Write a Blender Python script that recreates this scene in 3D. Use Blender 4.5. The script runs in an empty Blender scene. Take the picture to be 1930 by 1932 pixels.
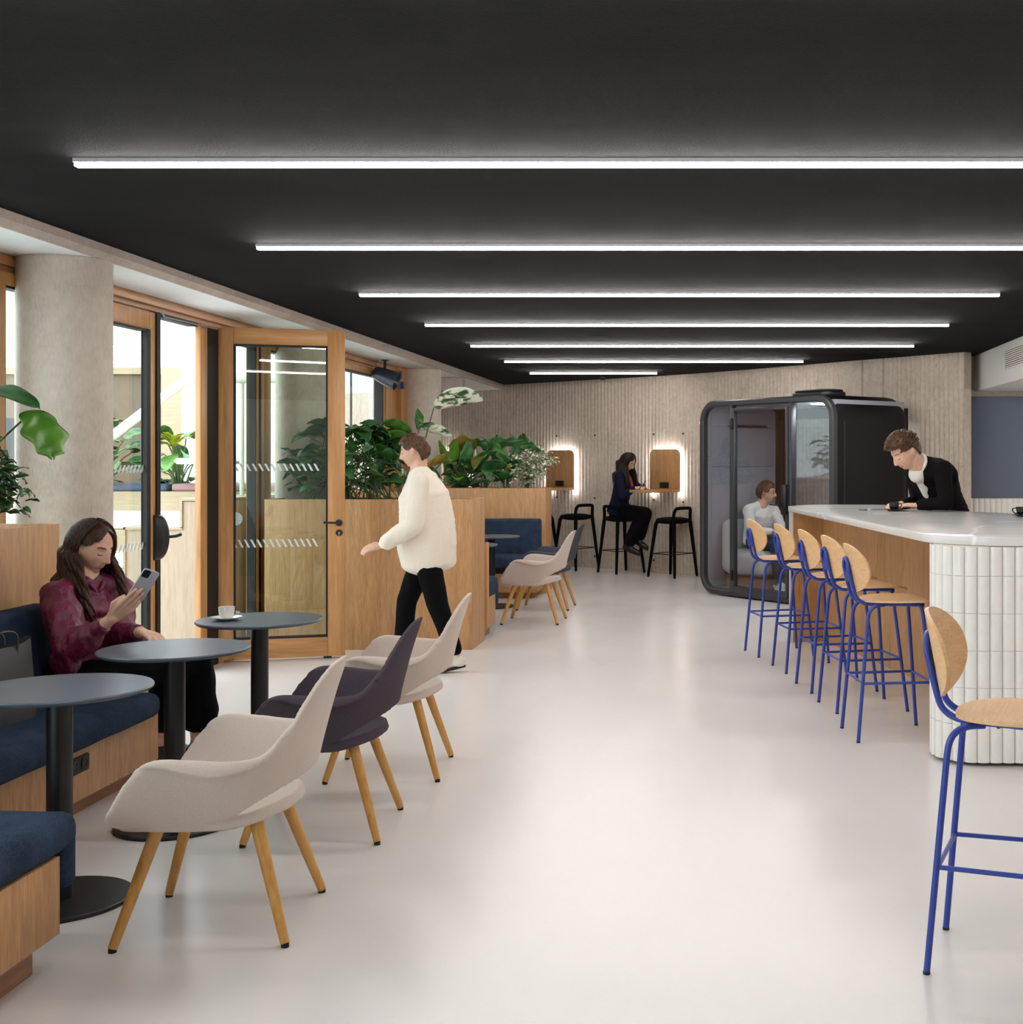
import bpy, bmesh, math, random
import numpy as np
from mathutils import Vector, Matrix, noise
random.seed(7); np.random.seed(7)
S = bpy.context.scene; COL = S.collection
PI = math.pi
V = Vector

# ---------------------------------------------------------------- camera
F_PX = 2400.0; PX, PY, CAMH = 1360.0, 870.0, 1.53
cam = bpy.data.cameras.new('camera'); camo = bpy.data.objects.new('camera', cam); COL.objects.link(camo)
camo.location = (0, 0, CAMH); camo.rotation_euler = (PI/2, 0, 0)
cam.sensor_fit = 'HORIZONTAL'; cam.sensor_width = 36
cam.lens = F_PX/1930*36
cam.shift_x = -(PX-965)/1930; cam.shift_y = (PY-966)/1930
cam.clip_start = .05; cam.clip_end = 200
S.camera = camo
S.view_settings.view_transform = 'Standard'; S.view_settings.look = 'None'
S.view_settings.gamma = 1; S.view_settings.use_curve_mapping = False
S.view_settings.exposure = 0.78
S.cycles.use_adaptive_sampling = True; S.cycles.adaptive_threshold = .05
S.cycles.max_bounces = 7; S.cycles.diffuse_bounces = 3; S.cycles.glossy_bounces = 4
S.cycles.transparent_max_bounces = 12; S.cycles.sample_clamp_indirect = 6
S.cycles.use_denoising = True
S.cycles.caustics_reflective = False; S.cycles.caustics_refractive = False

# ---------------------------------------------------------------- materials
def srgb(r, g, b):
    f = lambda c: (c/255/12.92) if c/255 <= .04045 else ((c/255+.055)/1.055)**2.4
    return (f(r), f(g), f(b), 1)

class NM:
    def __init__(s, name):
        s.m = bpy.data.materials.new(name); s.m.use_nodes = True
        s.t = s.m.node_tree; s.n = s.t.nodes; s.l = s.t.links
        s.b = s.n.get('Principled BSDF'); s.out = s.n.get('Material Output')
    def new(s, typ, **kw):
        n = s.n.new(typ)
        for k, v in kw.items():
            if k.startswith('in_'): n.inputs[k[3:].replace('_', ' ')].default_value = v
            else: setattr(n, k, v)
        return n
    def coord(s, scale=(1, 1, 1), rot=(0, 0, 0), kind='Object'):
        tc = s.new('ShaderNodeTexCoord'); mp = s.new('ShaderNodeMapping')
        mp.inputs['Scale'].default_value = scale; mp.inputs['Rotation'].default_value = rot
        s.l.new(tc.outputs[kind], mp.inputs['Vector']); return mp.outputs['Vector']
    def noise(s, vec, scale, detail=4, rough=.55, dist=0):
        n = s.new('ShaderNodeTexNoise'); n.inputs['Scale'].default_value = scale
        n.inputs['Detail'].default_value = detail; n.inputs['Roughness'].default_value = rough
        n.inputs['Distortion'].default_value = dist
        if vec is not None: s.l.new(vec, n.inputs['Vector'])
        return n.outputs['Fac']
    def ramp(s, fac, stops):
        r = s.new('ShaderNodeValToRGB'); e = r.color_ramp.elements
        while len(e) < len(stops): e.new(.5)
        for i, (p, c) in enumerate(stops):
            e[i].position = p; e[i].color = c
        s.l.new(fac, r.inputs['Fac']); return r.outputs['Color']
    def mix(s, fac, a, b, mode='MIX'):
        n = s.new('ShaderNodeMix'); n.data_type = 'RGBA'; n.blend_type = mode
        for v, i in ((fac, 0), (a, 6), (b, 7)):
            if isinstance(v, (float, int)): n.inputs[i].default_value = v
            elif isinstance(v, tuple): n.inputs[i].default_value = v
            else: s.l.new(v, n.inputs[i])
        return n.outputs[2]
    def bump(s, h, strength=.3, dist=.01):
        n = s.new('ShaderNodeBump'); n.inputs['Strength'].default_value = strength
        n.inputs['Distance'].default_value = dist
        s.l.new(h, n.inputs['Height']); s.l.new(n.outputs['Normal'], s.b.inputs['Normal'])
    def color(s, c):
        if isinstance(c, tuple): s.b.inputs['Base Color'].default_value = c
        else: s.l.new(c, s.b.inputs['Base Color'])
    def set(s, **kw):
        for k, v in kw.items(): s.b.inputs[k.replace('_', ' ')].default_value = v
        return s

def plain(name, c, rough=.5, metal=0, var=.0, **kw):
    m = NM(name); m.set(Roughness=rough, Metallic=metal, **kw)
    if var:
        f = m.noise(m.coord(), 12, 5)
        d = tuple(x*(1-var) for x in c[:3])+(1,); l = tuple(min(1, x*(1+var)) for x in c[:3])+(1,)
        m.color(m.ramp(f, [(.3, d), (.7, l)]))
    else: m.color(c)
    return m.m

def wood(name, dark, mid, light, grain='Z', fine=115, rough=.45, figure=False):
    m = NM(name); s = 1/14
    sc = {'Z': (1, 1, s), 'X': (s, 1, 1), 'Y': (1, s, 1)}[grain]
    v = m.coord(sc)
    a = m.noise(v, fine, 6, .7)
    b = m.noise(m.coord(sc), fine/(9 if figure else 5), 3, .5, .3 if not figure else 2.2)
    f = m.mix(.34 if not figure else .55, a, b)
    c = m.ramp(f, [(.30, dark), (.5, mid), (.68, light)])
    m.color(c); m.set(Roughness=rough); m.bump(a, .12, .002); return m.m

def fabric(name, dark, light, scale=500, bump=.35, rough=.9, blot=.0):
    m = NM(name); v = m.coord()
    a = m.noise(v, scale, 2, .6); b = m.noise(v, 9, 4)
    f = m.mix(blot, a, b) if blot else a
    m.color(m.ramp(f, [(.33, dark), (.67, light)])); m.set(Roughness=rough)
    m.b.inputs['Sheen Weight'].default_value = .15 if sum(light[:3]) > .3 else 0
    m.b.inputs['Specular IOR Level'].default_value = .35 if sum(light[:3]) > .3 else .12
    m.bump(a, bump, .002); return m.m

M = {}
M['oak'] = wood('oak_veneer', srgb(150, 108, 70), srgb(188, 140, 92), srgb(208, 164, 116))
M['oak_h'] = wood('oak_veneer_horizontal', srgb(150, 108, 70), srgb(188, 140, 92), srgb(208, 164, 116), 'Y')
M['oak_x'] = wood('oak_veneer_cross', srgb(150, 108, 70), srgb(188, 140, 92), srgb(208, 164, 116), 'X')
M['frame'] = wood('oak_frame', srgb(150, 104, 60), srgb(190, 138, 84), srgb(212, 164, 110), 'Z', 45, .4, True)
M['frame_y'] = wood('oak_frame_along', srgb(138, 92, 54), srgb(176, 124, 76), srgb(196, 146, 96), 'Y', 45, .4, True)
M['frame_x'] = wood('oak_frame_across', srgb(150, 104, 60), srgb(190, 138, 84), srgb(212, 164, 110), 'X', 45, .4, True)
M['leg'] = wood('honey_oak', srgb(172, 118, 52), srgb(200, 146, 74), srgb(218, 168, 98), 'Z', 60, .4)
M['ply'] = wood('light_oak_shell', srgb(200, 154, 106), srgb(222, 178, 128), srgb(234, 194, 148), 'Y', 130, .4)
M['pale'] = wood('pale_beech', srgb(148, 130, 108), srgb(168, 150, 126), srgb(182, 164, 142), 'Z', 50, .5)
M['pale_h'] = wood('pale_beech_across', srgb(150, 134, 106), srgb(168, 152, 122), srgb(180, 165, 136), 'X', 50, .5)
M['plinth'] = wood('oak_plinth', srgb(120, 80, 50), srgb(150, 104, 66), srgb(172, 124, 84), 'Y')
M['navy'] = fabric('navy_weave', srgb(24, 32, 48), srgb(64, 80, 104), 330, .8, .95, .3)
M['beige'] = fabric('beige_wool', srgb(186, 168, 156), srgb(214, 198, 186), 700, .3, .95)
M['mauve'] = fabric('dark_mauve_wool', srgb(62, 55, 62), srgb(88, 80, 88), 700, .3, .95)
M['slate'] = fabric('slate_wool', srgb(60, 62, 69), srgb(84, 87, 95), 700, .3, .95)
M['grey_fabric'] = fabric('light_grey_fabric', srgb(176, 176, 176), srgb(206, 206, 204), 600, .2, .95)
M['felt'] = fabric('grey_felt', srgb(140, 140, 148), srgb(158, 158, 166), 600, .2, .95)
M['board'] = fabric('blue_grey_felt', srgb(96, 104, 118), srgb(112, 120, 134), 600, .2, .95)
M['black'] = plain('black_metal', srgb(17, 16, 18), .4)
M['blackm'] = plain('matt_black', srgb(8, 8, 9), .6)
M['blackf'] = fabric('black_fabric', srgb(4, 4, 6), srgb(14, 14, 18), 500, .3)
M['laminate'] = plain('blue_grey_laminate', srgb(78, 88, 100), .34, 0, .04)
M['blue'] = plain('cobalt_steel', srgb(40, 62, 150), .35)
M['white'] = plain('white_paint', srgb(232, 230, 226), .6)
M['whiteout'] = plain('white_render', srgb(240, 242, 244), .7)
M['tile'] = plain('white_glazed_tile', srgb(236, 232, 226), .22, 0, .03)
M['grout'] = plain('grout', srgb(212, 202, 188), .9)
M['silver'] = plain('satin_steel', srgb(176, 178, 184), .3, .85)
M['alu'] = plain('anodised_aluminium', srgb(205, 206, 212), .35, .3)
M['soil'] = plain('potting_soil', srgb(52, 36, 26), 1, 0, .4)
M['ceramic'] = plain('white_porcelain', srgb(238, 234, 228), .15)
M['blackcer'] = plain('black_stoneware', srgb(24, 24, 26), .25)
M['gold'] = plain('brass', srgb(212, 168, 88), .25, 1)
M['podshell'] = plain('pod_shell', srgb(8, 8, 9), .5); M['podshell'].node_tree.nodes['Principled BSDF'].inputs['Specular IOR Level'].default_value = .3
M['podframe'] = plain('pod_frame', srgb(50, 50, 54), .38)
M['coffee'] = plain('coffee', srgb(40, 22, 12), .1)
M['bag'] = plain('charcoal_leather', srgb(62, 60, 62), .5, 0, .12)
M['spotlight'] = plain('dark_blue_grey_metal', srgb(38, 48, 60), .3)
M['bluetape'] = plain('blue_tape', srgb(24, 60, 140), .5)
M['decal'] = plain('frosted_film', srgb(205, 216, 214), .6)

def m_concrete(name, dark, mid, light, bump=.4):
    m = NM(name); v = m.coord()
    a = m.noise(v, 2.2, 6, .62, .3); b = m.noise(m.coord((1, 1, .25)), 90, 4, .7); c = m.noise(v, 16, 5)
    f = m.mix(.38, m.mix(.5, a, c), b)
    m.color(m.ramp(f, [(.34, dark), (.5, mid), (.64, light)])); m.set(Roughness=.85)
    m.bump(b, bump, .004); return m.m
M['corr'] = m_concrete('ribbed_concrete', srgb(168, 153, 138), srgb(198, 184, 168), srgb(214, 200, 186), .6)
M['column'] = m_concrete('smooth_concrete', srgb(180, 170, 158), srgb(204, 192, 178), srgb(214, 203, 190), .08)
M['soffit'] = m_concrete('pale_soffit', srgb(228, 234, 236), srgb(238, 243, 244), srgb(244, 247, 247), .1)
M['fascia'] = m_concrete('fascia_concrete', srgb(162, 148, 138), srgb(184, 170, 160), srgb(200, 187, 177), .1)

def m_ceiling():
    m = NM('black_sprayed_ceiling'); v = m.coord()
    a = m.noise(v, 120, 4, .7); b = m.noise(m.coord((.5, 1, 1)), 3, 4)
    m.color(m.ramp(m.mix(.5, a, b), [(.3, srgb(8, 8, 9)), (.7, srgb(26, 26, 27))])); m.set(Roughness=.95); m.b.inputs['Specular IOR Level'].default_value = .15
    m.bump(a, .6, .008); return m.m
M['ceiling'] = m_ceiling()
def m_floor():
    m = NM('white_resin_floor'); v = m.coord((1, .35, 1))
    a = m.noise(v, 1.6, 4, .6); b = m.noise(m.coord(), 40, 4)
    m.color(m.ramp(m.mix(.25, a, b), [(.3, srgb(222, 217, 214)), (.7, srgb(227, 222, 219))]))
    r = m.ramp(a, [(.3, (.22, .22, .22, 1)), (.7, (.27, .27, .27, 1))]); m.l.new(r, m.b.inputs['Roughness'])
    m.bump(m.noise(v, 1.5, 1), .08, .02); return m.m
M['floor'] = m_floor()
def m_quartz():
    m = NM('marbled_quartz'); v = m.coord()
    n = m.noise(m.coord((1, .5, 1)), .9, 2, .5, .5)
    c = m.ramp(n, [(.40, srgb(228, 225, 222)), (.488, srgb(218, 216, 215)), (.5, srgb(246, 245, 243)), (.512, srgb(220, 218, 217)), (.6, srgb(228, 225, 222))])
    m.color(c); m.set(Roughness=.16); return m.m
M['quartz'] = m_quartz()
def m_glass(name, tint, refl=1.0, f0=.045):
    m = NM(name); m.n.remove(m.b)
    tr = m.new('ShaderNodeBsdfTransparent'); tr.inputs['Color'].default_value = tint
    gl = m.new('ShaderNodeBsdfGlossy'); gl.inputs['Roughness'].default_value = .01
    gl.inputs['Color'].default_value = (refl, refl, refl, 1)
    ge = m.new('ShaderNodeNewGeometry'); dt = m.new('ShaderNodeVectorMath', operation='DOT_PRODUCT')
    m.l.new(ge.outputs['Normal'], dt.inputs[0]); m.l.new(ge.outputs['Incoming'], dt.inputs[1])
    def mt(op, a, b=None):
        n = m.new('ShaderNodeMath', operation=op)
        for i, q in enumerate((a, b)):
            if q is None: continue
            if isinstance(q, (int, float)): n.inputs[i].default_value = q
            else: m.l.new(q, n.inputs[i])
        return n.outputs[0]
    c = mt('ABSOLUTE', dt.outputs['Value']); k = mt('POWER', mt('SUBTRACT', 1.0, c), 5.0)
    f = mt('ADD', mt('MULTIPLY', k, 1-f0), f0)
    mx = m.new('ShaderNodeMixShader')
    m.l.new(f, mx.inputs['Fac']); m.l.new(tr.outputs['BSDF'], mx.inputs[1]); m.l.new(gl.outputs['BSDF'], mx.inputs[2])
    m.l.new(mx.outputs['Shader'], m.out.inputs['Surface']); return m.m
M['glass'] = m_glass('clear_glass', (.93, .965, .95, 1))
M['doorglass'] = m_glass('door_glass', (.86, .91, .86, 1), 1, .05)
M['podglass'] = m_glass('smoked_glass', (.90, .91, .93, 1), 1, .06)
def m_emit(name, c, s):
    m = NM(name); m.b.inputs['Base Color'].default_value = (.8, .8, .8, 1)
    m.b.inputs['Emission Color'].default_value = c; m.b.inputs['Emission Strength'].default_value = s; return m.m
LAMP = 35.5
M['lamp'] = m_emit('lit_diffuser', (1, .955, .92, 1), LAMP)
M['led'] = m_emit('white_led_strip', (.93, .96, 1, 1), 13.0)
M['podlamp'] = m_emit('pod_lamp', (.95, .97, 1, 1), 22.0)
M['redled'] = m_emit('red_indicator', (1, .05, .04, 1), 4.0)
M['skin'] = None
def m_skin(name, dark, light):
    m = NM(name); a = m.noise(m.coord(), 30, 4)
    m.color(m.ramp(a, [(.3, dark), (.7, light)])); m.set(Roughness=.48)
    m.b.inputs['Subsurface Weight'].default_value = .12
    m.b.inputs['Subsurface Radius'].default_value = (.012, .005, .003)
    return m.m
M['skin'] = m_skin('skin', srgb(206, 158, 134), srgb(222, 178, 154))
M['lips'] = plain('lips', srgb(190, 118, 106), .4)
M['eyewhite'] = plain('eye_white', srgb(220, 214, 208), .2)
M['lash'] = plain('dark_lash', srgb(40, 26, 20), .7)
def m_hair(name, a, b):
    m = NM(name); n = m.noise(m.coord((1, 1, .12)), 160, 3, .6)
    m.color(m.ramp(n, [(.35, a), (.65, b)])); m.set(Roughness=.45); m.b.inputs['Specular IOR Level'].default_value = .25; m.bump(n, .5, .003); return m.m
M['hair_brown'] = m_hair('brown_hair', srgb(16, 8, 4), srgb(74, 42, 22))
M['hair_dark'] = m_hair('dark_hair', srgb(12, 8, 6), srgb(48, 33, 25))
M['hair_mid'] = m_hair('short_brown_hair', srgb(44, 29, 19), srgb(100, 70, 48))
def m_satin():
    m = NM('magenta_satin'); v = m.coord()
    n = m.noise(m.coord((1, 1, .7)), 22, 4, .55, 1.2); k = m.noise(v, 7, 2)
    m.color(m.ramp(m.mix(.5, n, k), [(.3, srgb(74, 8, 38)), (.7, srgb(116, 18, 60))]))
    m.set(Roughness=.46); m.bump(n, .5, .02); return m.m
M['satin'] = m_satin()
M['skirt'] = fabric('black_cloth', srgb(5, 4, 6), srgb(13, 12, 14), 300, .3, .9)
M['cream'] = fabric('cream_cotton', srgb(226, 214, 196), srgb(240, 230, 214), 300, .2, .9)
M['whitecloth'] = fabric('white_cotton', srgb(222, 218, 208), srgb(236, 233, 226), 300, .2, .9)
M['navycloth'] = fabric('navy_jacket_cloth', srgb(14, 18, 36), srgb(28, 35, 60), 300, .2, .9)
M['denim'] = fabric('dark_denim', srgb(46, 52, 66), srgb(72, 80, 98), 300, .2, .9)
M['jacket'] = fabric('black_jacket_cloth', srgb(9, 7, 8), srgb(20, 17, 18), 300, .25, .9)
M['shoe'] = plain('black_shoe', srgb(20, 20, 22), .3)
M['trainer'] = plain('pale_trainer', srgb(214, 206, 192), .6, 0, .1)
M['phone_back'] = plain('silver_phone', srgb(176, 178, 184), .3)
M['phone_black'] = plain('black_phone', srgb(18, 18, 20), .2)
M['scarf'] = plain('red_patterned_scarf', srgb(160, 42, 44), .6, 0, .5)
M['pink'] = fabric('dusty_pink_fabric', srgb(150, 118, 120), srgb(176, 144, 144), 300)
M['shadegrey'] = fabric('outdoor_blue_fabric', srgb(64, 80, 104), srgb(92, 108, 132), 300)
M['tawny'] = plain('taupe_panel', srgb(112, 98, 82), .6, 0, .06)

def m_leaf(name, dark, light, vein=None, amt=.5, scale=18, stretch=(1, 1, 1)):
    m = NM(name); v = m.coord(stretch)
    n = m.noise(v, 7, 3); c = m.ramp(n, [(.3, dark), (.7, light)])
    if vein is not None:
        k = m.noise(v, scale, 3, .6, .8)
        c = m.mix(m.ramp(k, [(1-amt-.04, (0, 0, 0, 1)), (1-amt+.04, (1, 1, 1, 1))]), c, vein)
    m.color(c); m.set(Roughness=.38)
    m.b.inputs['Subsurface Weight'].default_value = .0
    return m.m
M['leaf_dark'] = m_leaf('dark_green_leaf', srgb(24, 66, 32), srgb(66, 122, 62))
M['leaf_mid'] = m_leaf('green_leaf', srgb(34, 78, 26), srgb(84, 136, 44))
M['leaf_bright'] = m_leaf('bright_green_leaf', srgb(52, 104, 22), srgb(96, 148, 40))
M['leaf_var'] = m_leaf('cream_variegated_leaf', srgb(58, 92, 48), srgb(100, 124, 72), srgb(226, 222, 194), .52, 55)
M['leaf_var2'] = m_leaf('lightly_variegated_leaf', srgb(44, 72, 34), srgb(84, 110, 54), srgb(190, 190, 140), .36, 60)
M['leaf_stripe'] = m_leaf('white_striped_leaf', srgb(34, 74, 38), srgb(60, 104, 56), srgb(230, 230, 208), .52, 9, (1, 1, 2.5))
M['leaf_silver'] = m_leaf('silver_veined_leaf', srgb(92, 118, 84), srgb(132, 152, 116), srgb(176, 190, 158), .4, 30)
M['leaf_yellow'] = m_leaf('yellow_green_leaf', srgb(110, 140, 30), srgb(206, 200, 70))
M['leaf_rust'] = m_leaf('rust_tinged_leaf', srgb(56, 80, 30), srgb(150, 128, 44))
M['stem'] = plain('plant_stem', srgb(70, 100, 54), .6, 0, .2)

# ---------------------------------------------------------------- mesh helpers
class MB:
    """collects vertices and faces (local coordinates), builds one mesh object"""
    def __init__(s): s.v = []; s.f = []; s.mi = []
    def add(s, vs, fs, mi=0):
        o = len(s.v); s.v += [tuple(v) for v in vs]; s.f += [tuple(i+o for i in f) for f in fs]; s.mi += [mi]*len(fs); return s
    def box(s, x0, x1, y0, y1, z0, z1, mat=None):
        vs = [V((x, y, z)) for z in (z0, z1) for y in (y0, y1) for x in (x0, x1)]
        if mat is not None: vs = [mat @ v for v in vs]
        return s.add(vs, [(0, 2, 3, 1), (4, 5, 7, 6), (0, 1, 5, 4), (2, 6, 7, 3), (0, 4, 6, 2), (1, 3, 7, 5)])
    def tube(s, pts, rad, n=12, caps=True, closed=False):
        pts = [V(p) for p in pts]; m = len(pts)
        rad = [rad]*m if isinstance(rad, (int, float)) else rad
        tang = []
        for i in range(m):
            a = pts[(i-1) % m if closed else max(i-1, 0)]; b = pts[(i+1) % m if closed else min(i+1, m-1)]
            tang.append((b-a).normalized())
        up = V((0, 0, 1)) if abs(tang[0].z) < .9 else V((1, 0, 0))
        nrm = tang[0].cross(up).normalized(); vs = []
        for i in range(m):
            t = tang[i]; nrm = (nrm - t*nrm.dot(t)).normalized(); b = t.cross(nrm)
            for k in range(n):
                a = 2*PI*k/n; vs.append(pts[i]+(nrm*math.cos(a)+b*math.sin(a))*rad[i])
        fs = []
        for i in range(m if closed else m-1):
            j = (i+1) % m
            for k in range(n):
                q = (k+1) % n; fs.append((i*n+k, i*n+q, j*n+q, j*n+k))
        if caps and not closed:
            fs.append(tuple(range(n-1, -1, -1))); fs.append(tuple((m-1)*n+k for k in range(n)))
        return s.add(vs, fs)
    def lathe(s, prof, n=48, c=(0, 0, 0), cap=True):
        vs = []
        for r, z in prof:
            for k in range(n):
                a = 2*PI*k/n; vs.append((c[0]+r*math.cos(a), c[1]+r*math.sin(a), c[2]+z))
        fs = [(i*n+k, i*n+(k+1) % n, (i+1)*n+(k+1) % n, (i+1)*n+k) for i in range(len(prof)-1) for k in range(n)]
        if cap:
            if prof[0][0] > 1e-5: fs.append(tuple(range(n-1, -1, -1)))
            if prof[-1][0] > 1e-5: fs.append(tuple((len(prof)-1)*n+k for k in range(n)))
        return s.add(vs, fs)
    def prism(s, poly, z0, z1, mat=None):
        n = len(poly)
        vs = [V((x, y, z0)) for x, y in poly]+[V((x, y, z1)) for x, y in poly]
        if mat is not None: vs = [mat @ v for v in vs]
        fs = [tuple(range(n-1, -1, -1)), tuple(range(n, 2*n))]+[(i, (i+1) % n, n+(i+1) % n, n+i) for i in range(n)]
        return s.add(vs, fs)
    def grid(s, rows, mi=0):
        h = len(rows); w = len(rows[0])
        return s.add([p for r in rows for p in r], [(i*w+j, i*w+j+1, (i+1)*w+j+1, (i+1)*w+j) for i in range(h-1) for j in range(w-1)], mi)
    def build(s, name, mat, parent=None, smooth=None, bevel=0, seg=2, off=None, fix=True):
        me = bpy.data.meshes.new(name)
        vs = s.v
        if off is not None: vs = [(v[0]-off[0], v[1]-off[1], v[2]-off[2]) for v in vs]
        me.from_pydata(vs, [], s.f); me.update()
        mats = mat if isinstance(mat, (list, tuple)) else [mat]
        for m in mats: me.materials.append(m)
        if len(mats) > 1: me.polygons.foreach_set('material_index', s.mi)
        if fix:
            bm = bmesh.new(); bm.from_mesh(me); bmesh.ops.recalc_face_normals(bm, faces=bm.faces)
            if bevel:
                es = [e for e in bm.edges if len(e.link_faces) == 2 and e.calc_face_angle(0) > .6]
                bmesh.ops.bevel(bm, geom=es, offset=bevel, segments=seg, affect='EDGES', profile=.5, clamp_overlap=True)
            bm.to_mesh(me); bm.free()
        o = bpy.data.objects.new(name, me); COL.objects.link(o)
        if parent is not None: o.parent = parent
        if smooth is not None or bevel: shade(o, smooth if smooth is not None else 40)
        return o

def shade(o, ang=40):
    me = o.data
    if ang >= 180:
        me.polygons.foreach_set('use_smooth', [True]*len(me.polygons)); return
    bm = bmesh.new(); bm.from_mesh(me); a = math.radians(ang)
    for f in bm.faces: f.smooth = True
    for e in bm.edges:
        e.smooth = not (len(e.link_faces) != 2 or e.calc_face_angle(0) > a)
    bm.to_mesh(me); bm.free()

def thing(name, label, cat, loc=(0, 0, 0), rz=0, group=None):
    o = bpy.data.objects.new(name, None); COL.objects.link(o); o.empty_display_size = .1
    o.location = loc; o.rotation_euler = (0, 0, rz); return tag(o, label, cat, group)
def tag(o, label, cat, group=None):
    o['label'] = label; o['category'] = cat
    if group: o['group'] = group
    return o
def struct(o):
    o['kind'] = 'structure'; return o
def dup(src, label, loc, rz=None, group=None):
    r = src.copy(); COL.objects.link(r); r.location = loc
    if rz is not None: r.rotation_euler = (0, 0, rz)
    r['label'] = label
    if group: r['group'] = group
    def kids(a, b):
        for ch in [c for c in bpy.data.objects if c.parent == a]:
            d = ch.copy(); COL.objects.link(d); d.parent = b; kids(ch, d)
    kids(src, r); return r

def evaluated(o):
    bpy.context.view_layer.update()
    dg = bpy.context.evaluated_depsgraph_get(); e = o.evaluated_get(dg)
    me = bpy.data.meshes.new_from_object(e); o.modifiers.clear(); o.data = me; return o

def catmull(pts, n):
    """n samples per span through pts (Vectors/tuples)"""
    P = [V(p) for p in pts]; out = []
    for i in range(len(P)-1):
        p0 = P[max(i-1, 0)]; p1 = P[i]; p2 = P[i+1]; p3 = P[min(i+2, len(P)-1)]
        for k in range(n):
            t = k/n
            out.append(.5*((2*p1)+(p2-p0)*t+(2*p0-5*p1+4*p2-p3)*t*t+(3*p1-p0-3*p2+p3)*t**3))
    out.append(P[-1]); return out

def rounded_poly(pts, rads, n=8):
    """pts with corner radii -> 2D outline"""
    out = []; m = len(pts)
    for i in range(m):
        p = V(pts[i]).to_2d() if len(pts[i]) > 2 else V((pts[i][0], pts[i][1])); a = V(pts[i-1][:2]); b = V(pts[(i+1) % m][:2])
        r = rads[i]
        if r <= 0: out.append((p.x, p.y)); continue
        u = (a-p).normalized(); w = (b-p).normalized()
        ang = math.acos(max(-1, min(1, u.dot(w)))); d = min(r/math.tan(ang/2), (a-p).length*.49, (b-p).length*.49)
        rr = d*math.tan(ang/2); c = p+(u+w).normalized()*(rr/math.sin(ang/2))
        s0 = p+u*d-c; s1 = p+w*d-c
        a0 = math.atan2(s0.y, s0.x); a1 = math.atan2(s1.y, s1.x); da = (a1-a0+PI) % (2*PI)-PI
        for k in range(n+1):
            t = a0+da*k/n; out.append((c.x+rr*math.cos(t), c.y+rr*math.sin(t)))
    return out

# organic bodies: tapered capsules and ellipsoids merged by a voxel remesh into one continuous surface
def _sphere(mb, c, r, rot=None, n=14, m=10):
    c = V(c); r = V(r) if not isinstance(r, (int, float)) else V((r, r, r)); vs = [V((0, 0, 1))]
    for i in range(1, m):
        th = PI*i/m
        for k in range(n):
            ph = 2*PI*k/n; vs.append(V((math.sin(th)*math.cos(ph), math.sin(th)*math.sin(ph), math.cos(th))))
    vs.append(V((0, 0, -1))); out = []
    for v in vs:
        w = V((v.x*r.x, v.y*r.y, v.z*r.z))
        if rot is not None: w = rot @ w
        out.append(c+w)
    fs = [(0, 1+k, 1+(k+1) % n) for k in range(n)]
    for i in range(m-2):
        for k in range(n):
            a = 1+i*n+k; b = 1+i*n+(k+1) % n; fs.append((a, a+n, b+n, b))
    L = len(vs)-1; o = 1+(m-2)*n
    fs += [(o+k, L, o+(k+1) % n) for k in range(n)]
    mb.add(out, fs)
def _cap(mb, p0, r0, p1, r1, n=14):
    p0 = V(p0); p1 = V(p1); d = p1-p0; L = d.length
    if L < 1e-5: _sphere(mb, p0, r0); return
    t = d/L; q = t.to_track_quat('Z', 'Y'); rings = []
    for a in (-90, -60, -30, 0): rings.append((r0*math.cos(math.radians(a)), r0*math.sin(math.radians(a))))
    for k in (.33, .66): rings.append((r0+(r1-r0)*k, L*k))
    for a in (0, 30, 60, 90): rings.append((r1*math.cos(math.radians(a)), L+r1*math.sin(math.radians(a))))
    vs = []
    for r, z in rings:
        for k in range(n):
            a = 2*PI*k/n; vs.append(p0+q @ V((max(r, 1e-4)*math.cos(a), max(r, 1e-4)*math.sin(a), z)))
    fs = [(i*n+k, i*n+(k+1) % n, (i+1)*n+(k+1) % n, (i+1)*n+k) for i in range(len(rings)-1) for k in range(n)]
    fs.append(tuple(range(n-1, -1, -1))); fs.append(tuple((len(rings)-1)*n+k for k in range(n)))
    mb.add(vs, fs)
def organic(name, shapes, mat, parent, voxel=.008, smooth=6, off=(0, 0, 0), wrinkle=0, wscale=14, extra=None):
    """shapes: ('c',p0,r0,p1,r1) capsule chain or ('e',centre,radii,rot) ellipsoid"""
    mb = MB()
    for s in shapes:
        if s[0] == 'c': _cap(mb, *s[1:])
        elif s[0] == 'e': _sphere(mb, *s[1:], n=20, m=14) if len(s) < 5 else _sphere(mb, *s[1:])
        else: mb.add(s[1], s[2])
    o = mb.build(name, mat, parent, off=off, fix=False)
    m = o.modifiers.new('r', 'REMESH'); m.mode = 'VOXEL'; m.voxel_size = voxel; m.adaptivity = 0
    if smooth:
        m = o.modifiers.new('s', 'SMOOTH'); m.factor = .5; m.iterations = smooth
    evaluated(o)
    me = o.data
    if wrinkle:
        n = len(me.vertices); nn = [v.normal.copy() for v in me.vertices]
        for v, nr in zip(me.vertices, nn):
            p = v.co; d = noise.noise(V((p.x*wscale, p.y*wscale, p.z*wscale*.7)))+.5*noise.noise(V((p.x*wscale*2.3, p.y*wscale*2.3, p.z*wscale*1.4+5)))
            v.co = p+nr*(d*wrinkle)
    if not me.materials: me.materials.append(mat if not isinstance(mat, list) else mat[0])
    shade(o, 180); return o
# ================================================================ the room
CZ = 2.695                     # black ceiling
WX = -3.80                     # glazing plane
def W(px, y): return (px-PX)/F_PX*y
fl = MB().box(-14, 8, -5, 24, -.1, 0).build('floor', M['floor']); struct(fl)
ce = MB().box(-3.31, 8, -5, 24, CZ, CZ+.2).build('ceiling', M['ceiling']); struct(ce)

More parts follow.
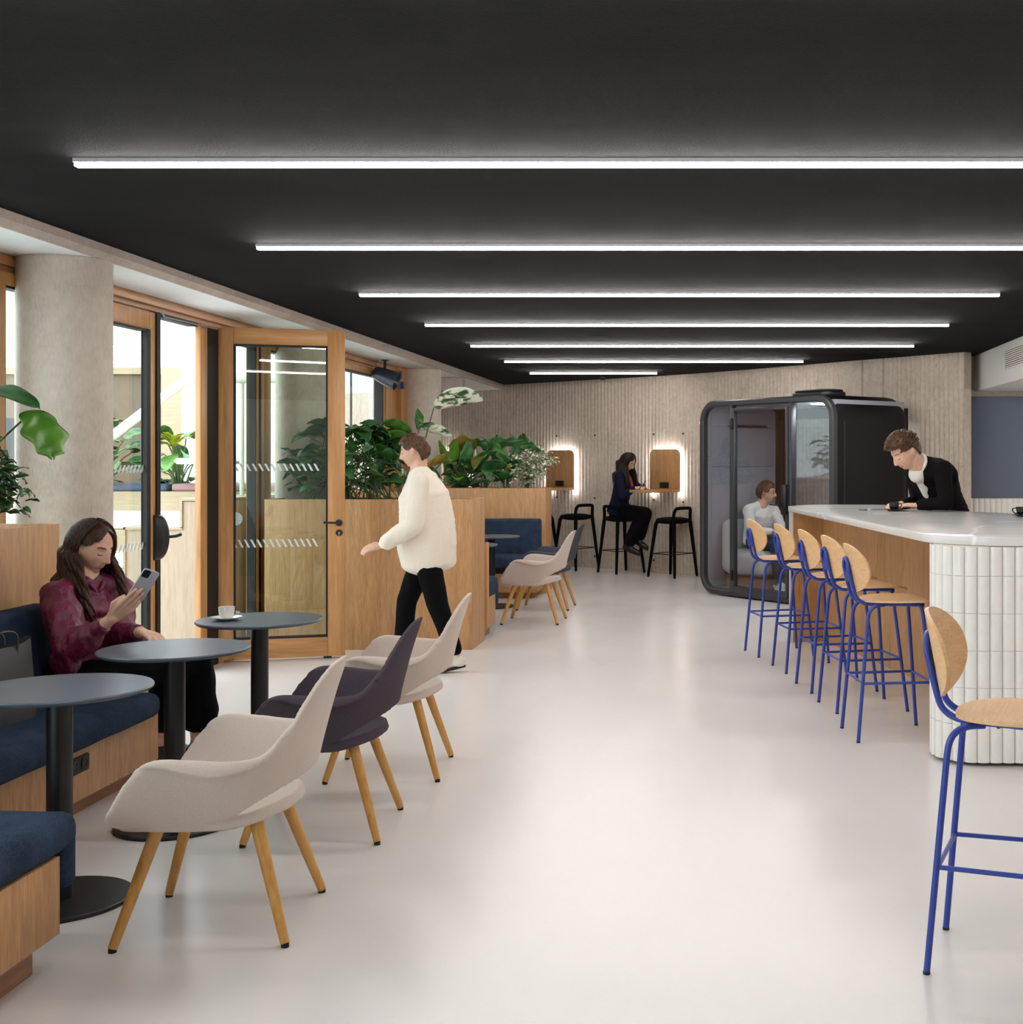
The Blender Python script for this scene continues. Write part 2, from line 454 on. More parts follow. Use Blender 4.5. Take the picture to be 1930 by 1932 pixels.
# pale soffit with its concrete edge on the left
so = MB().box(WX-.08, -3.36, -5, 21.5, 2.625, CZ+.2).prism([(WX-.07, 15.2), (WX-.07, 21.4), (-4.8, 21.4), (-4.2, 15.2)], 2.715, CZ+.2).build('trim_1', M['soffit']); struct(so)
fa = MB().prism([(-3.31, 2.70), (-3.31, 2.652), (-3.345, 2.622), (-3.36, 2.622), (-3.36, 2.70)], -5, 19.6,
                Matrix(((1, 0, 0, 0), (0, 0, 1, 0), (0, 1, 0, 0), (0, 0, 0, 1)))).build('trim_2', M['fascia']); struct(fa)

# ribbed concrete back wall (follows a gentle curve)
WP = [(-7.2, 22.6, 0), (-5, 20.75, 0), (-2.6, 18.85, 0), (-.4, 17.0, 0), (1.4, 14.95, 0), (2.60, 13.59, 0)]
raw = catmull(WP, 60); cum = [0]
for i in range(1, len(raw)): cum.append(cum[-1]+(raw[i]-raw[i-1]).length)
def wall_at(s):
    s = max(0, min(cum[-1]-1e-4, s)); import bisect
    i = min(len(raw)-2, max(0, bisect.bisect_right(cum, s)-1)); t = (s-cum[i])/(cum[i+1]-cum[i])
    p = raw[i].lerp(raw[i+1], t)
    d = (raw[min(i+2, len(raw)-1)]-raw[max(i-1, 0)]).normalized()
    return p, d, V((d.y, -d.x, 0))   # point, direction to the right, normal into the room
def wall_s(px):                      # arc position seen at picture column px
    k = (px-PX)/F_PX; best = min(range(len(raw)), key=lambda i: abs(raw[i].x-k*raw[i].y)); return cum[best]
PIT = .066; NS = int(cum[-1]/PIT*10); rows = []; sa, sb = wall_s(1589), wall_s(1668)
for i in range(NS+1):
    s = cum[-1]*i/NS; p, d, n = wall_at(s); a = .020*abs(math.sin(PI*s/PIT))**.75-.014
    if sa < s < sb: a = .012 if abs(s-(sa+(sb-sa)*.52)) > .012 else -.01
    rows.append(p+n*a)
mb = MB(); mb.grid([[r for r in rows], [V((r.x, r.y, CZ)) for r in rows]])
bk = [wall_at(cum[-1]*i/40)[0]-wall_at(cum[-1]*i/40)[2]*.12 for i in range(41)]
mb.grid([[b for b in bk], [V((b.x, b.y, CZ)) for b in bk]])
mb.add([rows[-1], V((rows[-1].x, rows[-1].y, CZ)), V((bk[-1].x, bk[-1].y, CZ)), bk[-1]], [(0, 1, 2, 3)])
wb = mb.build('wall_back', M['corr'], smooth=50, fix=False); struct(wb)
for px, zs in ((848, (1.93,)), (875, (1.92,)), (938, (1.92,)), (1051, (1.9, 1.0)), (1121, (1.9, 1.0, .17)), (1233, (1.9, 1.0, .17)), (1291, (1.9, .98))):
    for z in zs:
        s = wall_s(px); p, d, n = wall_at(s)
        q = n.to_track_quat('Z', 'Y').to_matrix().to_4x4(); q.translation = V((p.x, p.y, z))+n*.004
        h = MB(); h.lathe([(.013, 0), (.013, .009), (.008, .0095)], 12)
        h.v = [tuple(q @ V(v)) for v in h.v]; h.build('tie_hole', M['blackm'], wb)

# columns
def column(y, nm):
    c = MB().lathe([(.24, 0), (.24, 2.63)], 96, (-3.585, y, 0)).build(nm, M['column'], smooth=40); struct(c); return c
column(6.95, 'wall_left_column_1'); column(10.95, 'wall_left_column_2'); column(15.2, 'wall_left_column_3')
bpy.data.objects['wall_left_column_1'].name = 'trim_3'
bpy.data.objects['wall_left_column_2'].name = 'trim_4'
bpy.data.objects['wall_left_column_3'].name = 'trim_5'

# header above the glazing and end panel of oak
hd = MB(); hd.box(WX-.08, WX+.03, -5, 14.3, 2.565, 2.625); hd.box(WX-.08, WX+.01, -5, 14.3, 2.53, 2.565)
struct(hd.build('trim_6', M['frame_y'], bevel=.004))
pn = MB().box(WX-.1, WX+.04, 14.28, 15.1, 0, 2.625).box(WX-.1, WX+.1, 14.72, 15.1, 0, 2.625).build('wall_left', M['frame']); struct(pn)
struct(MB().prism([(-4.05, 15.3), (-4.62, 20.9), (-4.8, 20.9), (-4.23, 15.3)], 0, 2.72).build('wall_left_rear', M['white'])); bpy.data.objects['wall_left_rear'].name = 'trim_7'
struct(MB().box(-3.75, -3.37, 16.6, 16.75, 2.45, 2.63).build('trim_8', M['fascia']))

def window(n, y0, y1, mull=(.07, .07), z1=2.53):
    r = bpy.data.objects.new('window_%d' % n, None); COL.objects.link(r); r.location = (WX, (y0+y1)/2, 0); struct(r)
    f = MB(); o = (WX, (y0+y1)/2, 0)
    f.box(WX-.06, WX+.03, y0, y0+mull[0], 0, z1); f.box(WX-.06, WX+.03, y1-mull[1], y1, 0, z1)
    f.box(WX-.06, WX+.03, y0+mull[0], y1-mull[1], z1-.07, z1); f.box(WX-.06, WX+.03, y0+mull[0], y1-mull[1], 0, .09)
    f.build('window_frame', M['frame'], r, bevel=.003, off=o)
    g = MB(); a, b = y0+mull[0], y1-mull[1]
    for q in ((a, a+.012, .09, z1-.07), (b-.012, b, .09, z1-.07), (a, b, z1-.082, z1-.07), (a, b, .09, .102)):
        g.box(WX-.05, WX+.022, *q)
    g.build('gasket', M['blackm'], r, off=o)
    MB().box(WX-.012, WX-.002, a, b, .09, z1-.07).build('pane', M['glass'], r, off=o); return r
window(1, -5, -1.0); window(2, -1.0, 3.0); window(3, 3.0, 6.70, (.08, .17)); window(4, 6.70, 7.4, (.01, .05))
window(5, 9.62, 10.5, (.02, .16)); window(6, 10.5, 14.3, (.16, .16))
mb = MB().box(WX-.05, WX+.035, 10.38, 10.42, 0, 2.53).box(WX-.05, WX+.04, 14.12, 14.17, 0, 2.53).box(WX-.06, WX-.04, 13.24, 13.252, 0, 2.53)
struct(mb.build('trim_9', M['blackm']))

# closed leaf with its panic bar plate, then the opening and jamb
def decal_row(mb, x0, x1, z0, z1, y, step=.052, w=.02, lean=.03, axis='x'):
    u = x0
    while u < x1-w:
        q = [(u, z0), (u+w, z0), (u+w+lean, z1), (u+lean, z1)]
        vs = [((a, y, b) if axis == 'x' else (y, a, b)) for a, b in q]
        mb.add(vs, [(0, 1, 2, 3)]); u += step
def disc(mb, cx, cz, r, y, axis='x', n=32):
    ps = [(cx+r*math.cos(2*PI*k/n), cz+r*math.sin(2*PI*k/n)) for k in range(n)]
    mb.add([((a, y, b) if axis == 'x' else (y, a, b)) for a, b in ps], [tuple(range(n))])
d1 = bpy.data.objects.new('door_1', None); COL.objects.link(d1); d1.location = (WX, 8.0, 0); struct(d1); o = (WX, 8.0, 0)
f = MB().box(WX-.04, WX+.02, 7.4, 7.5, .01, 2.52).box(WX-.04, WX+.02, 8.42, 8.505, .01, 2.52).box(WX-.04, WX+.02, 7.5, 8.42, 2.40, 2.52).box(WX-.04, WX+.02, 7.5, 8.42, .01, .16)
f.build('door_frame', M['frame'], d1, bevel=.004, off=o)
MB().box(WX-.015, WX+.026, 8.37, 8.42, .16, 2.40).box(WX-.045, WX+.03, 8.505, 8.56, .01, 2.52).box(WX-.035, WX+.024, 7.5, 8.37, 2.385, 2.40).build('gasket', M['blackm'], d1, off=o)
MB().box(WX-.012, WX-.002, 7.5, 8.37, .16, 2.385).build('pane', M['glass'], d1, off=o)
mb = MB(); decal_row(mb, 7.5, 8.4, 1.455, 1.505, WX+.001, axis='y'); decal_row(mb, 7.5, 8.4, .95, 1.0, WX+.001, axis='y')
mb.build('glass_decal', M['decal'], d1, off=o, fix=False)
mb = MB(); rows = []
for i in range(13):
    a = PI*i/12; rows.append([(WX+.03+.075*math.sin(a)*(1-t*t)**.5, 8.52+.05*t, 1.02+.15*-math.cos(a)) for t in (-1, -.7, -.35, 0, .35, .7, 1)])
mb.grid(rows); mb.box(WX+.02, WX+.032, 8.47, 8.57, .87, 1.17)
lk = mb.build('lock_case', M['black'], d1, off=o, smooth=60)
MB().tube([(WX+.08, 8.56, 1.02), (WX+.13, 8.57, 1.025), (WX+.15, 8.60, 1.035)], .011).build('handle', M['black'], lk, smooth=60, off=o)
MB().tube([(WX+.03, 8.57, 2.55), (WX+.05, 8.57, 2.50), (WX+.05, 8.6, 2.5), (WX+.04, 9.5, 2.515)], .006, 6).build('closer_arm', M['silver'], d1, off=o)
jm = MB().box(WX-.012, WX+.03, 9.22, 9.34, 0, 2.53); struct(jm.build('trim_10', M['frame'], bevel=.003))
struct(MB().box(WX-.05, WX+.02, 8.57, 9.19, 2.50, 2.53).box(WX-.012, WX+.0, 9.34, 9.62, 0, 2.53).build('trim_11', M['blackm']))

# open leaf, hinged at the jamb, swung into the room
L = thing('glazed_door', 'open oak framed glass door leaf swung into the room from the left glazing', 'door', (-3.85, 9.655, 0), math.atan2(.265, .92))
LW, LH, ST = .957, 2.545, .145
def bx(x0, x1, z0, z1, y0=-.035, y1=.035): return MB().box(x0, x1, y0, y1, z0, z1)
f = bx(0, ST, .02, LH); f.box(LW-ST+.015, LW, -.035, .035, .02, LH)
fs = f.build('stile', M['frame'], L, bevel=.004)
f = bx(ST, LW-ST+.015, LH-.125, LH); f.box(ST, LW-ST+.015, -.035, .035, .02, .17)
f.build('rail', M['frame_x'], L, bevel=.004)
gx0, gx1, gz0, gz1 = ST, LW-ST+.015, .17, LH-.125
f = MB()
for q in ((gx0, gx0+.012, gz0, gz1), (gx1-.012, gx1, gz0, gz1), (gx0, gx1, gz0, gz0+.012), (gx0, gx1, gz1-.012, gz1)):
    f.box(q[0], q[1], -.037, .037, q[2], q[3])
f.build('gasket', M['blackm'], L)
MB().box(gx0, gx1, -.006, .006, gz0, gz1).build('pane', M['doorglass'], L)
mb = MB(); decal_row(mb, gx0+.02, gx1-.03, 1.455, 1.51, -.008, .045, .016, -.028); decal_row(mb, gx0+.01, gx1-.03, .87, .93, -.008, .045, .016, -.03)
mb.build('glass_decal', M['decal'], L, fix=False)
mb = MB()
for cz in (1.09, .34):
    n = 16; mb.add([(gx0+.012+.05*math.sin(PI*k/n), -.008, cz+.05*math.cos(PI*k/n)) for k in range(n+1)], [tuple(range(n+1))])
mb.build('round_sticker', M['decal'], L, fix=False)
MB().box(-.055, 0, -.028, .04, .02, LH-.005).build('hinge_seal', M['black'], L)
def pill(z0, z1, x0, x1, y0, y1):
    r = (x1-x0)/2; c = (x0+x1)/2; pts = [(c+r*math.cos(a), z1-r+r*math.sin(a)) for a in [PI*k/8 for k in range(9)]]+[(c+r*math.cos(a), z0+r+r*math.sin(a)) for a in [PI+PI*k/8 for k in range(9)]]
    return MB().prism(pts, y0, y1, Matrix(((1, 0, 0, 0), (0, 0, 1, 0), (0, 1, 0, 0), (0, 0, 0, 1))))
for zc in (2.40, 1.26, .27):
    h = pill(zc-.13, zc+.13, -.032, -.004, -.052, -.028); h.box(-.018, .004, -.062, -.03, zc-.06, zc+.06)
    h.build('hinge', M['alu'], L, bevel=.002)
mb = MB().lathe([(.026, 0), (.026, .008), (.022, .01)], 24)
q = Matrix.Rotation(PI/2, 4, 'X'); q.translation = V((LW-.045, -.035, 1.052)); mb.v = [tuple(q @ V(v)) for v in mb.v]
mb.tube([(LW-.045, -.045, 1.052), (LW-.045, -.085, 1.052), (LW-.07, -.09, 1.054), (LW-.16, -.09, 1.056)], .008, 10)
mb.build('handle', M['black'], L, smooth=40)
mb = MB().lathe([(.025, 0), (.025, .008), (.02, .01)], 24); q.translation = V((LW-.045, -.035, .974)); mb.v = [tuple(q @ V(v)) for v in mb.v]
k = mb.build('lock_rosette', M['black'], L, smooth=40)
mb = MB().lathe([(.009, 0), (.009, .012)], 16); mb.box(-.0045, .0045, -.02, .0, 0, .012); mb.v = [tuple(q @ V(v)) for v in mb.v]; mb.build('keyhole', M['silver'], k)
MB().box(LW-.16, LW-.10, -.02, .02, .004, .02).build('floor_seal', M['black'], L)

# right side: bulkhead with grille, felt board wall, tiled wainscot
struct(MB().box(2.80, 8, -5, 14.06, 2.295, CZ).build('trim_12', M['white'], bevel=.01))
rw = MB().box(2.45, 8, 14.1, 14.3, 0, CZ).build('wall_right_end', M['corr']); rw.name = 'wall_right_rear'; struct(rw)
mb = MB(); mb.box(2.6, 7.9, 14.045, 14.1, 1.12, 2.245); struct(mb.build('trim_13', M['board'], bevel=.006))
mb = MB(); rows0 = []
nn = int(5.3/.062)
for i in range(nn*6+1):
    x = 2.6+i*.062/6; rows0.append(V((x, 14.07-.016*abs(math.sin(PI*i/6))**.5, 0)))
mb.grid([rows0, [V((p.x, p.y, 1.118)) for p in rows0]]); mb.grid([[V((p.x, p.y, 1.118)) for p in rows0], [V((p.x, 14.1, 1.118)) for p in rows0]])
struct(mb.build('trim_14', M['tile'], smooth=50, fix=False))
gr = thing('air_grille', 'white louvred air grille set in the bulkhead at the far right', 'vent', (2.80, 12.08, 2.53))
MB().box(-.012, .002, -.42, .42, -.105, .105).build('grille_frame', M['white'], gr, bevel=.003)
for i in range(9):
    z = -.08+i*.02
    MB().box(-.02, -.01, -.39, .39, z-.005, z+.005).build('louvre', M['white'], gr)
MB().box(-.014, -.0125, -.39, .39, -.09, .09).build('grille_shade_plate', M['tawny'], gr)  # flat taupe plate, its darker colour stands for shade between the louvres

# shell behind and beside the camera
struct(MB().box(8, 8.2, -5, 24, 0, CZ).build('wall_right', M['white']))
struct(MB().box(-4, 8, -5.2, -5, 0, CZ).build('wall_front', M['white']))
struct(MB().box(2.45, 8, 14.3, 14.5, 0, CZ).build('wall_right_back', M['white']))

# ================================================================ light strips
def strip(x0, x1, y, label):
    t = thing('linear_ceiling_light', label, 'ceiling light', ((x0+x1)/2, y, CZ), 0, 'linear lights across the black ceiling')
    h = (x1-x0)/2
    MB().box(-h, h, -.019, .019, -.016, 0).build('housing', M['alu'], t)
    MB().box(-h+.004, h-.004, -.0165, .0165, -.032, -.016).build('diffuser', M['lamp'], t, bevel=.004)
LX0 = -2.49; ys = [4.903, 6.825, 8.759, 10.70, 12.65, 14.63, 16.57]
words_ = ['nearest lit strip in view on the black ceiling, thickest and topmost in the photo',
          'second lit strip from the top of the photo, running off the right edge',
          'third lit strip from the top, both of its ends in view',
          'fourth lit strip from the top, in the middle of the run',
          'fifth lit strip from the top, the last of the long ones',
          'sixth lit strip from the top, shortened, above the concrete wall',
          'shortest and farthest lit strip at the ribbed concrete wall']
for i, y in enumerate(ys):
    x1 = {5: 3.44, 6: 1.66}.get(i, 4.41)
    strip(LX0, LX0+x1, y, words_[i])
strip(LX0, LX0+4.46, 3.01, 'lit strip overhead in front of the camera, above the frame')
#strip(, 'lit strip right above the camera, above the frame')
#strip(, 'lit strip behind the camera, second from the rear wall')
#strip(, 'lit strip behind the camera, nearest the rear wall')
for i, y in enumerate((0.5, 4.5, 8.5, 12.0)):
    t = thing('linear_ceiling_light', 'lit strip under the ceiling beyond the right edge, %s' % ['behind the camera', 'beside the near stool', 'behind the counter', 'before the felt wall'][i], 'ceiling light', (5.0, y, 2.295 if False else CZ), 0)
    t.location = (5.0, y, 2.295); MB().box(-1.2, 1.2, -.024, .024, -.012, 0).build('housing', M['alu'], t)
    MB().box(-1.19, 1.19, -.02, .02, -.036, -.012).build('diffuser', M['lamp'], t)

# small fixtures
t = thing('smoke_detector', 'small dark round detector on the ceiling just before the ribbed wall', 'detector', (W(1137, 17.6), 17.6, CZ))
MB().lathe([(.0, -.045), (.03, -.045), (.05, -.03), (.055, -.012), (.055, 0)], 24).build('sensor_body', M['black'], t, smooth=50)
t = thing('track_spotlight', 'dark conical spotlight hanging from the soffit beside the far window', 'spotlight', (-3.63, 13.75, 2.625))
MB().box(-.035, .035, -.025, .025, -.008, 0).build('ceiling_plate', M['black'], t)
MB().box(-.014, .014, -.006, .006, -.10, -.008).build('bracket', M['black'], t)
ax = V((1, 0, -.42)).normalized(); q = ax.to_track_quat('Z', 'Y').to_matrix().to_4x4(); q.translation = V((-.12, 0, -.13))
mb = MB().lathe([(0, 0), (.05, 0), (.07, .015), (.085, .10), (.105, .27), (.1, .27), (.07, .2), (0, .19)], 32); mb.v = [tuple(q @ V(v)) for v in mb.v]
mb.build('lamp_body', M['spotlight'], t, smooth=50)
MB().tube([(-.08, 0, -.005), (-.1, 0, -.05), (-.09, 0, -.10), (-.06, 0, -.11)], .004, 6).build('cable', M['black'], t)
t = thing('blue_clamp', 'small blue clamp fixed at the oak panel beside the far column', 'clamp', (WX+.1, 14.6, 2.56))
MB().box(0, .04, -.03, .03, -.08, 0).box(.02, .06, .0, .06, -.20, -.12).build('clamp_body', M['bluetape'], t, bevel=.005)

# ================================================================ backlit wall panels with shelves
def shelf_panel(px, label, outlet=True):
    s = wall_s(px); p, d, n = wall_at(s)
    t = thing('wall_desk_panel', label, 'desk panel', (p.x+n.x*.012, p.y+n.y*.012, 0), math.atan2(d.y, d.x), 'backlit oak panels on the ribbed wall')
    w = .285; sh = rounded_poly([(-w, 1.15), (w, 1.15), (w, 1.69), (-w, 1.69)], [0, 0, .09, .09])
    R = Matrix(((1, 0, 0, 0), (0, 0, -1, 0), (0, 1, 0, 0), (0, 0, 0, 1)))
    MB().prism(sh, .055, .075, R).build('back_panel', M['oak'], t, bevel=.002)
    path = rounded_poly([(-w+.02, 1.05), (w-.02, 1.05), (w-.02, 1.67), (-w+.02, 1.67)], [0, 0, .08, .08], 6)
    mb = MB()
    for i in range(len(path)-1):
        a, b = path[i], path[i+1]
        if a[1] < 1.1 and b[1] < 1.1: continue
        c0 = (0, 1.36); e = .016
        def inn(q): return (q[0]-e*(1 if q[0] > 0 else -1), q[1]-(e if q[1] > 1.6 else 0))
        ia, ib = inn(a), inn(b)
        mb.prism([a, b, ib, ia], .03, .054, R)
    a, b = path[-1], path[0]; mb.prism([a, b, inn(b), inn(a)], .03, .054, R)
    mb.build('led_strip', M['led'], t)
    MB().box(-.2, .2, -.045, -.003, 1.12, 1.62).build('mounting_block', M['white'], t)
    # shelf: straight at the wall, rounded end in the room
    sp = [(-w, -.055), (w, -.055), (w, -.3)]+[(w*math.cos(a), -.36-.27*math.sin(a)) for a in [PI*k/16 for k in range(17)]]+[(-w, -.3)]
    MB().prism(sp, 1.112, 1.15).build('shelf', M['oak_x'], t, bevel=.003)
    MB().box(-.085, .085, -.083, -.075, 1.165, 1.245).build('power_outlet', M['blackm'], t, bevel=.003)
    return t
shelf_panel(1262, 'oak desk panel with glowing edge that the woman in the navy jacket uses')
shelf_panel(1065, 'oak desk panel with glowing edge rising behind the far wooden planter')
shelf_panel(868, 'oak desk panel with glowing edge mostly hidden behind the planter foliage')
# ================================================================ planters, benches
def planter(label, x0, x1, y0, y1, h=1.22, mat='oak', loc=None):
    cx, cy = (x0+x1)/2, (y0+y1)/2
    t = thing('planter_box', label, 'planter', (cx, cy, 0)); a, b = (x1-x0)/2, (y1-y0)/2; w = .022
    mb = MB().box(-a, a, -b, -b+w, .0, h).box(-a, a, b-w, b, .0, h).box(-a, -a+w, -b+w, b-w, .0, h).box(a-w, a, -b+w, b-w, .0, h)
    mb.build('planter_body', M[mat], t, bevel=.002)
    rows = [[(x, y, h-.05+.012*noise.noise(V((x*9+cx, y*9, 1)))) for x in np.linspace(-a+w, a-w, 30)] for y in np.linspace(-b+w, b-w, 20)]
    MB().grid(rows).build('soil', M['soil'], t, smooth=180); return t
planter('long oak planter behind the seated woman, ending before the first column', -3.72, -3.28, 3.3, 6.31)
planter('oak planter that the walking person passes, holding the dense green bush', -3.70, -2.016, 10.31, 10.87)
planter('oak planter beside the far dark bench, holding the pale variegated shrub', -3.70, -2.02, 14.66, 15.17)
planter('oak planter along the window between the two cross planters', -3.72, -3.28, 10.89, 14.64)

def cushion(mb_name, parent, x0, x1, y0, y1, z0, z1, r=.04, mat='navy', puff=.012, n=(14, 14, 6)):
    """soft box: superellipsoid-ish grid box with bulge"""
    mb = MB(); cx, cy, cz = (x0+x1)/2, (y0+y1)/2, (z0+z1)/2; hx, hy, hz = (x1-x0)/2, (y1-y0)/2, (z1-z0)/2
    bm = bmesh.new(); bmesh.ops.create_cube(bm, size=2)
    for v in bm.verts: v.co = V((v.co.x*hx, v.co.y*hy, v.co.z*hz))
    bmesh.ops.bevel(bm, geom=list(bm.edges), offset=r, segments=4, affect='EDGES', profile=.5)
    L = max(hx, hy)
    for k in range(1, 10):
        for ax, hh in ((0, hx), (1, hy)):
            c = -hh+2*hh*k/10; no = V((1, 0, 0)) if ax == 0 else V((0, 1, 0))
            bmesh.ops.bisect_plane(bm, geom=list(bm.verts)+list(bm.edges)+list(bm.faces), plane_co=no*c, plane_no=no)
    for v in bm.verts:
        u = max(0, 1-(abs(v.co.x)/hx)**3)*max(0, 1-(abs(v.co.y)/hy)**3)
        v.co.z += puff*u*(1 if v.co.z > 0 else 0)+.004*noise.noise(v.co*7+V((cx, cy, cz)))
        v.co += V((cx, cy, cz))
    me = bpy.data.meshes.new(mb_name); bm.to_mesh(me); bm.free(); me.materials.append(M[mat])
    o = bpy.data.objects.new(mb_name, me); COL.objects.link(o); o.parent = parent; shade(o, 50); return o

# bench along the window (woman sits on it)
b1 = thing('upholstered_bench', 'navy cushioned oak bench along the window with the woman sitting at its end', 'bench', (-3.0, 5.0, 0))
def bl(o, *a): return MB().box(*a)
def bb(t, nm, x0, x1, y0, y1, z0, z1, mat, bev=.002):
    L0 = t.location; return MB().box(x0-L0.x, x1-L0.x, y0-L0.y, y1-L0.y, z0-L0.z, z1-L0.z).build(nm, M[mat], t, bevel=bev)
def cu(t, nm, x0, x1, y0, y1, z0, z1, r=.04, mat='navy', puff=.012):
    L0 = t.location; return cushion(nm, t, x0-L0.x, x1-L0.x, y0-L0.y, y1-L0.y, z0-L0.z, z1-L0.z, r, mat, puff)
bb(b1, 'bench_base', -3.27, -2.72, 3.97, 6.15, .09, .33, 'oak'); bb(b1, 'plinth', -3.27, -2.80, 3.97, 6.10, 0, .09, 'plinth')
cu(b1, 'corner_cushion', -3.1, -2.70, 4.0, 4.34, .33, .455, .05)
cu(b1, 'seat_cushion', -3.15, -2.64, 4.35, 6.02, .325, .44, .045); cu(b1, 'backrest', -3.27, -3.14, 4.0, 6.02, .40, .86, .04, puff=0)
ou = MB().prism(rounded_poly([(-.085, -.036), (.085, -.036), (.085, .036), (-.085, .036)], [.012]*4), 0, .008, Matrix(((0, 0, 1, .28), (1, 0, 0, .38), (0, 1, 0, .245), (0, 0, 0, 1)))).build('power_outlet', M['blackm'], b1, bevel=.002)
for dy in (-.04, .04):
    mb = MB().lathe([(.024, 0), (.026, .003), (.02, .004), (.018, .001), (0, .001)], 20)
    q = Matrix(((0, 0, 1, .288), (1, 0, 0, .38+dy), (0, 1, 0, .245), (0, 0, 0, 1))); mb.v = [tuple(q @ V(v)) for v in mb.v]; mb.build('socket', M['black'], ou, smooth=50)
# bench nearest the camera, facing away
b0 = thing('upholstered_bench', 'navy cushioned oak bench cut by the lower left corner of the photo', 'bench', (-2.6, 3.5, 0))
bb(b0, 'bench_base', -3.2, -2.0, 2.6, 3.85, .10, .335, 'oak'); bb(b0, 'plinth', -3.2, -2.05, 2.6, 3.79, 0, .10, 'plinth')
cu(b0, 'seat_cushion', -3.1, -1.985, 3.0, 3.95, .335, .452, .045); cu(b0, 'front_flap', -3.1, -1.99, 3.875, 3.945, .22, .42, .03, puff=0)
# bench behind the walking person's planter (faces away)
b2 = thing('upholstered_bench', 'navy bench whose end shows just right of the near cross planter', 'bench', (-2.6, 11.2, 0))
bb(b2, 'bench_base', -3.27, -2.02, 10.88, 11.40, .08, .36, 'oak_x'); bb(b2, 'plinth', -3.27, -2.06, 10.88, 11.34, 0, .08, 'plinth')
bb(b2, 'end_panel', -2.02, -2.0, 10.88, 10.98, .1, .83, 'oak')
cu(b2, 'backrest', -3.27, -2.03, 10.98, 11.07, .40, .84, .03, puff=0); cu(b2, 'seat_cushion', -3.27, -2.0, 11.05, 11.46, .34, .50, .04)
cu(b2, 'front_flap', -3.2, -2.0, 11.40, 11.47, .24, .45, .03, puff=0)
# far bench facing the camera
b3 = thing('upholstered_bench', 'navy bench with a tall backrest against the far cross planter', 'bench', (-2.6, 14.4, 0))
bb(b3, 'bench_base', -3.27, -2.04, 14.12, 14.65, .07, .34, 'oak_x'); bb(b3, 'plinth', -3.27, -2.10, 14.18, 14.65, 0, .07, 'plinth')
cu(b3, 'backrest', -3.27, -2.06, 14.50, 14.65, .42, .87, .03, puff=0); cu(b3, 'seat_cushion', -3.27, -2.10, 14.02, 14.52, .34, .47, .04)
bb(b3, 'front_painted_shadow', -3.2, -2.1, 14.11, 14.125, .28, .34, 'blackm', 0)  # solid black strip, paints the shade under the seat cushion

# ================================================================ pedestal tables
def table(x, y, label, first=None):
    if first is not None: return dup(first, label, (x, y, 0))
    t = thing('pedestal_table', label, 'table', (x, y, 0), 0, 'round dark pedestal tables')
    MB().lathe([(0, .728), (.292, .728), (.30, .734), (.302, .740), (.299, .745), (0, .745)], 96).build('table_top', M['laminate'], t, smooth=30)
    MB().lathe([(.0, .014), (.042, .014), (.042, .728), (0, .728)], 40).build('pedestal', M['black'], t, smooth=40)
    MB().lathe([(0, 0), (.232, 0), (.236, .004), (.236, .013), (.232, .016), (.045, .017), (0, .017)], 72).build('base_disc', M['black'], t, smooth=30)
    return t
TX = -2.295
T1 = table(TX, 4.415, 'round dark table cut by the left edge, nearest the camera')
T2 = table(TX, 5.345, 'round dark table the woman in magenta rests her hand on', T1)
T3 = table(TX, 6.33, 'round dark table carrying the white cup, before the open door', T1)
T4 = table(-2.41, 12.0, 'round dark table half hidden behind the near cross planter', T1)
T5 = table(-2.41, 13.35, 'round dark table in front of the far navy backrest', T1)

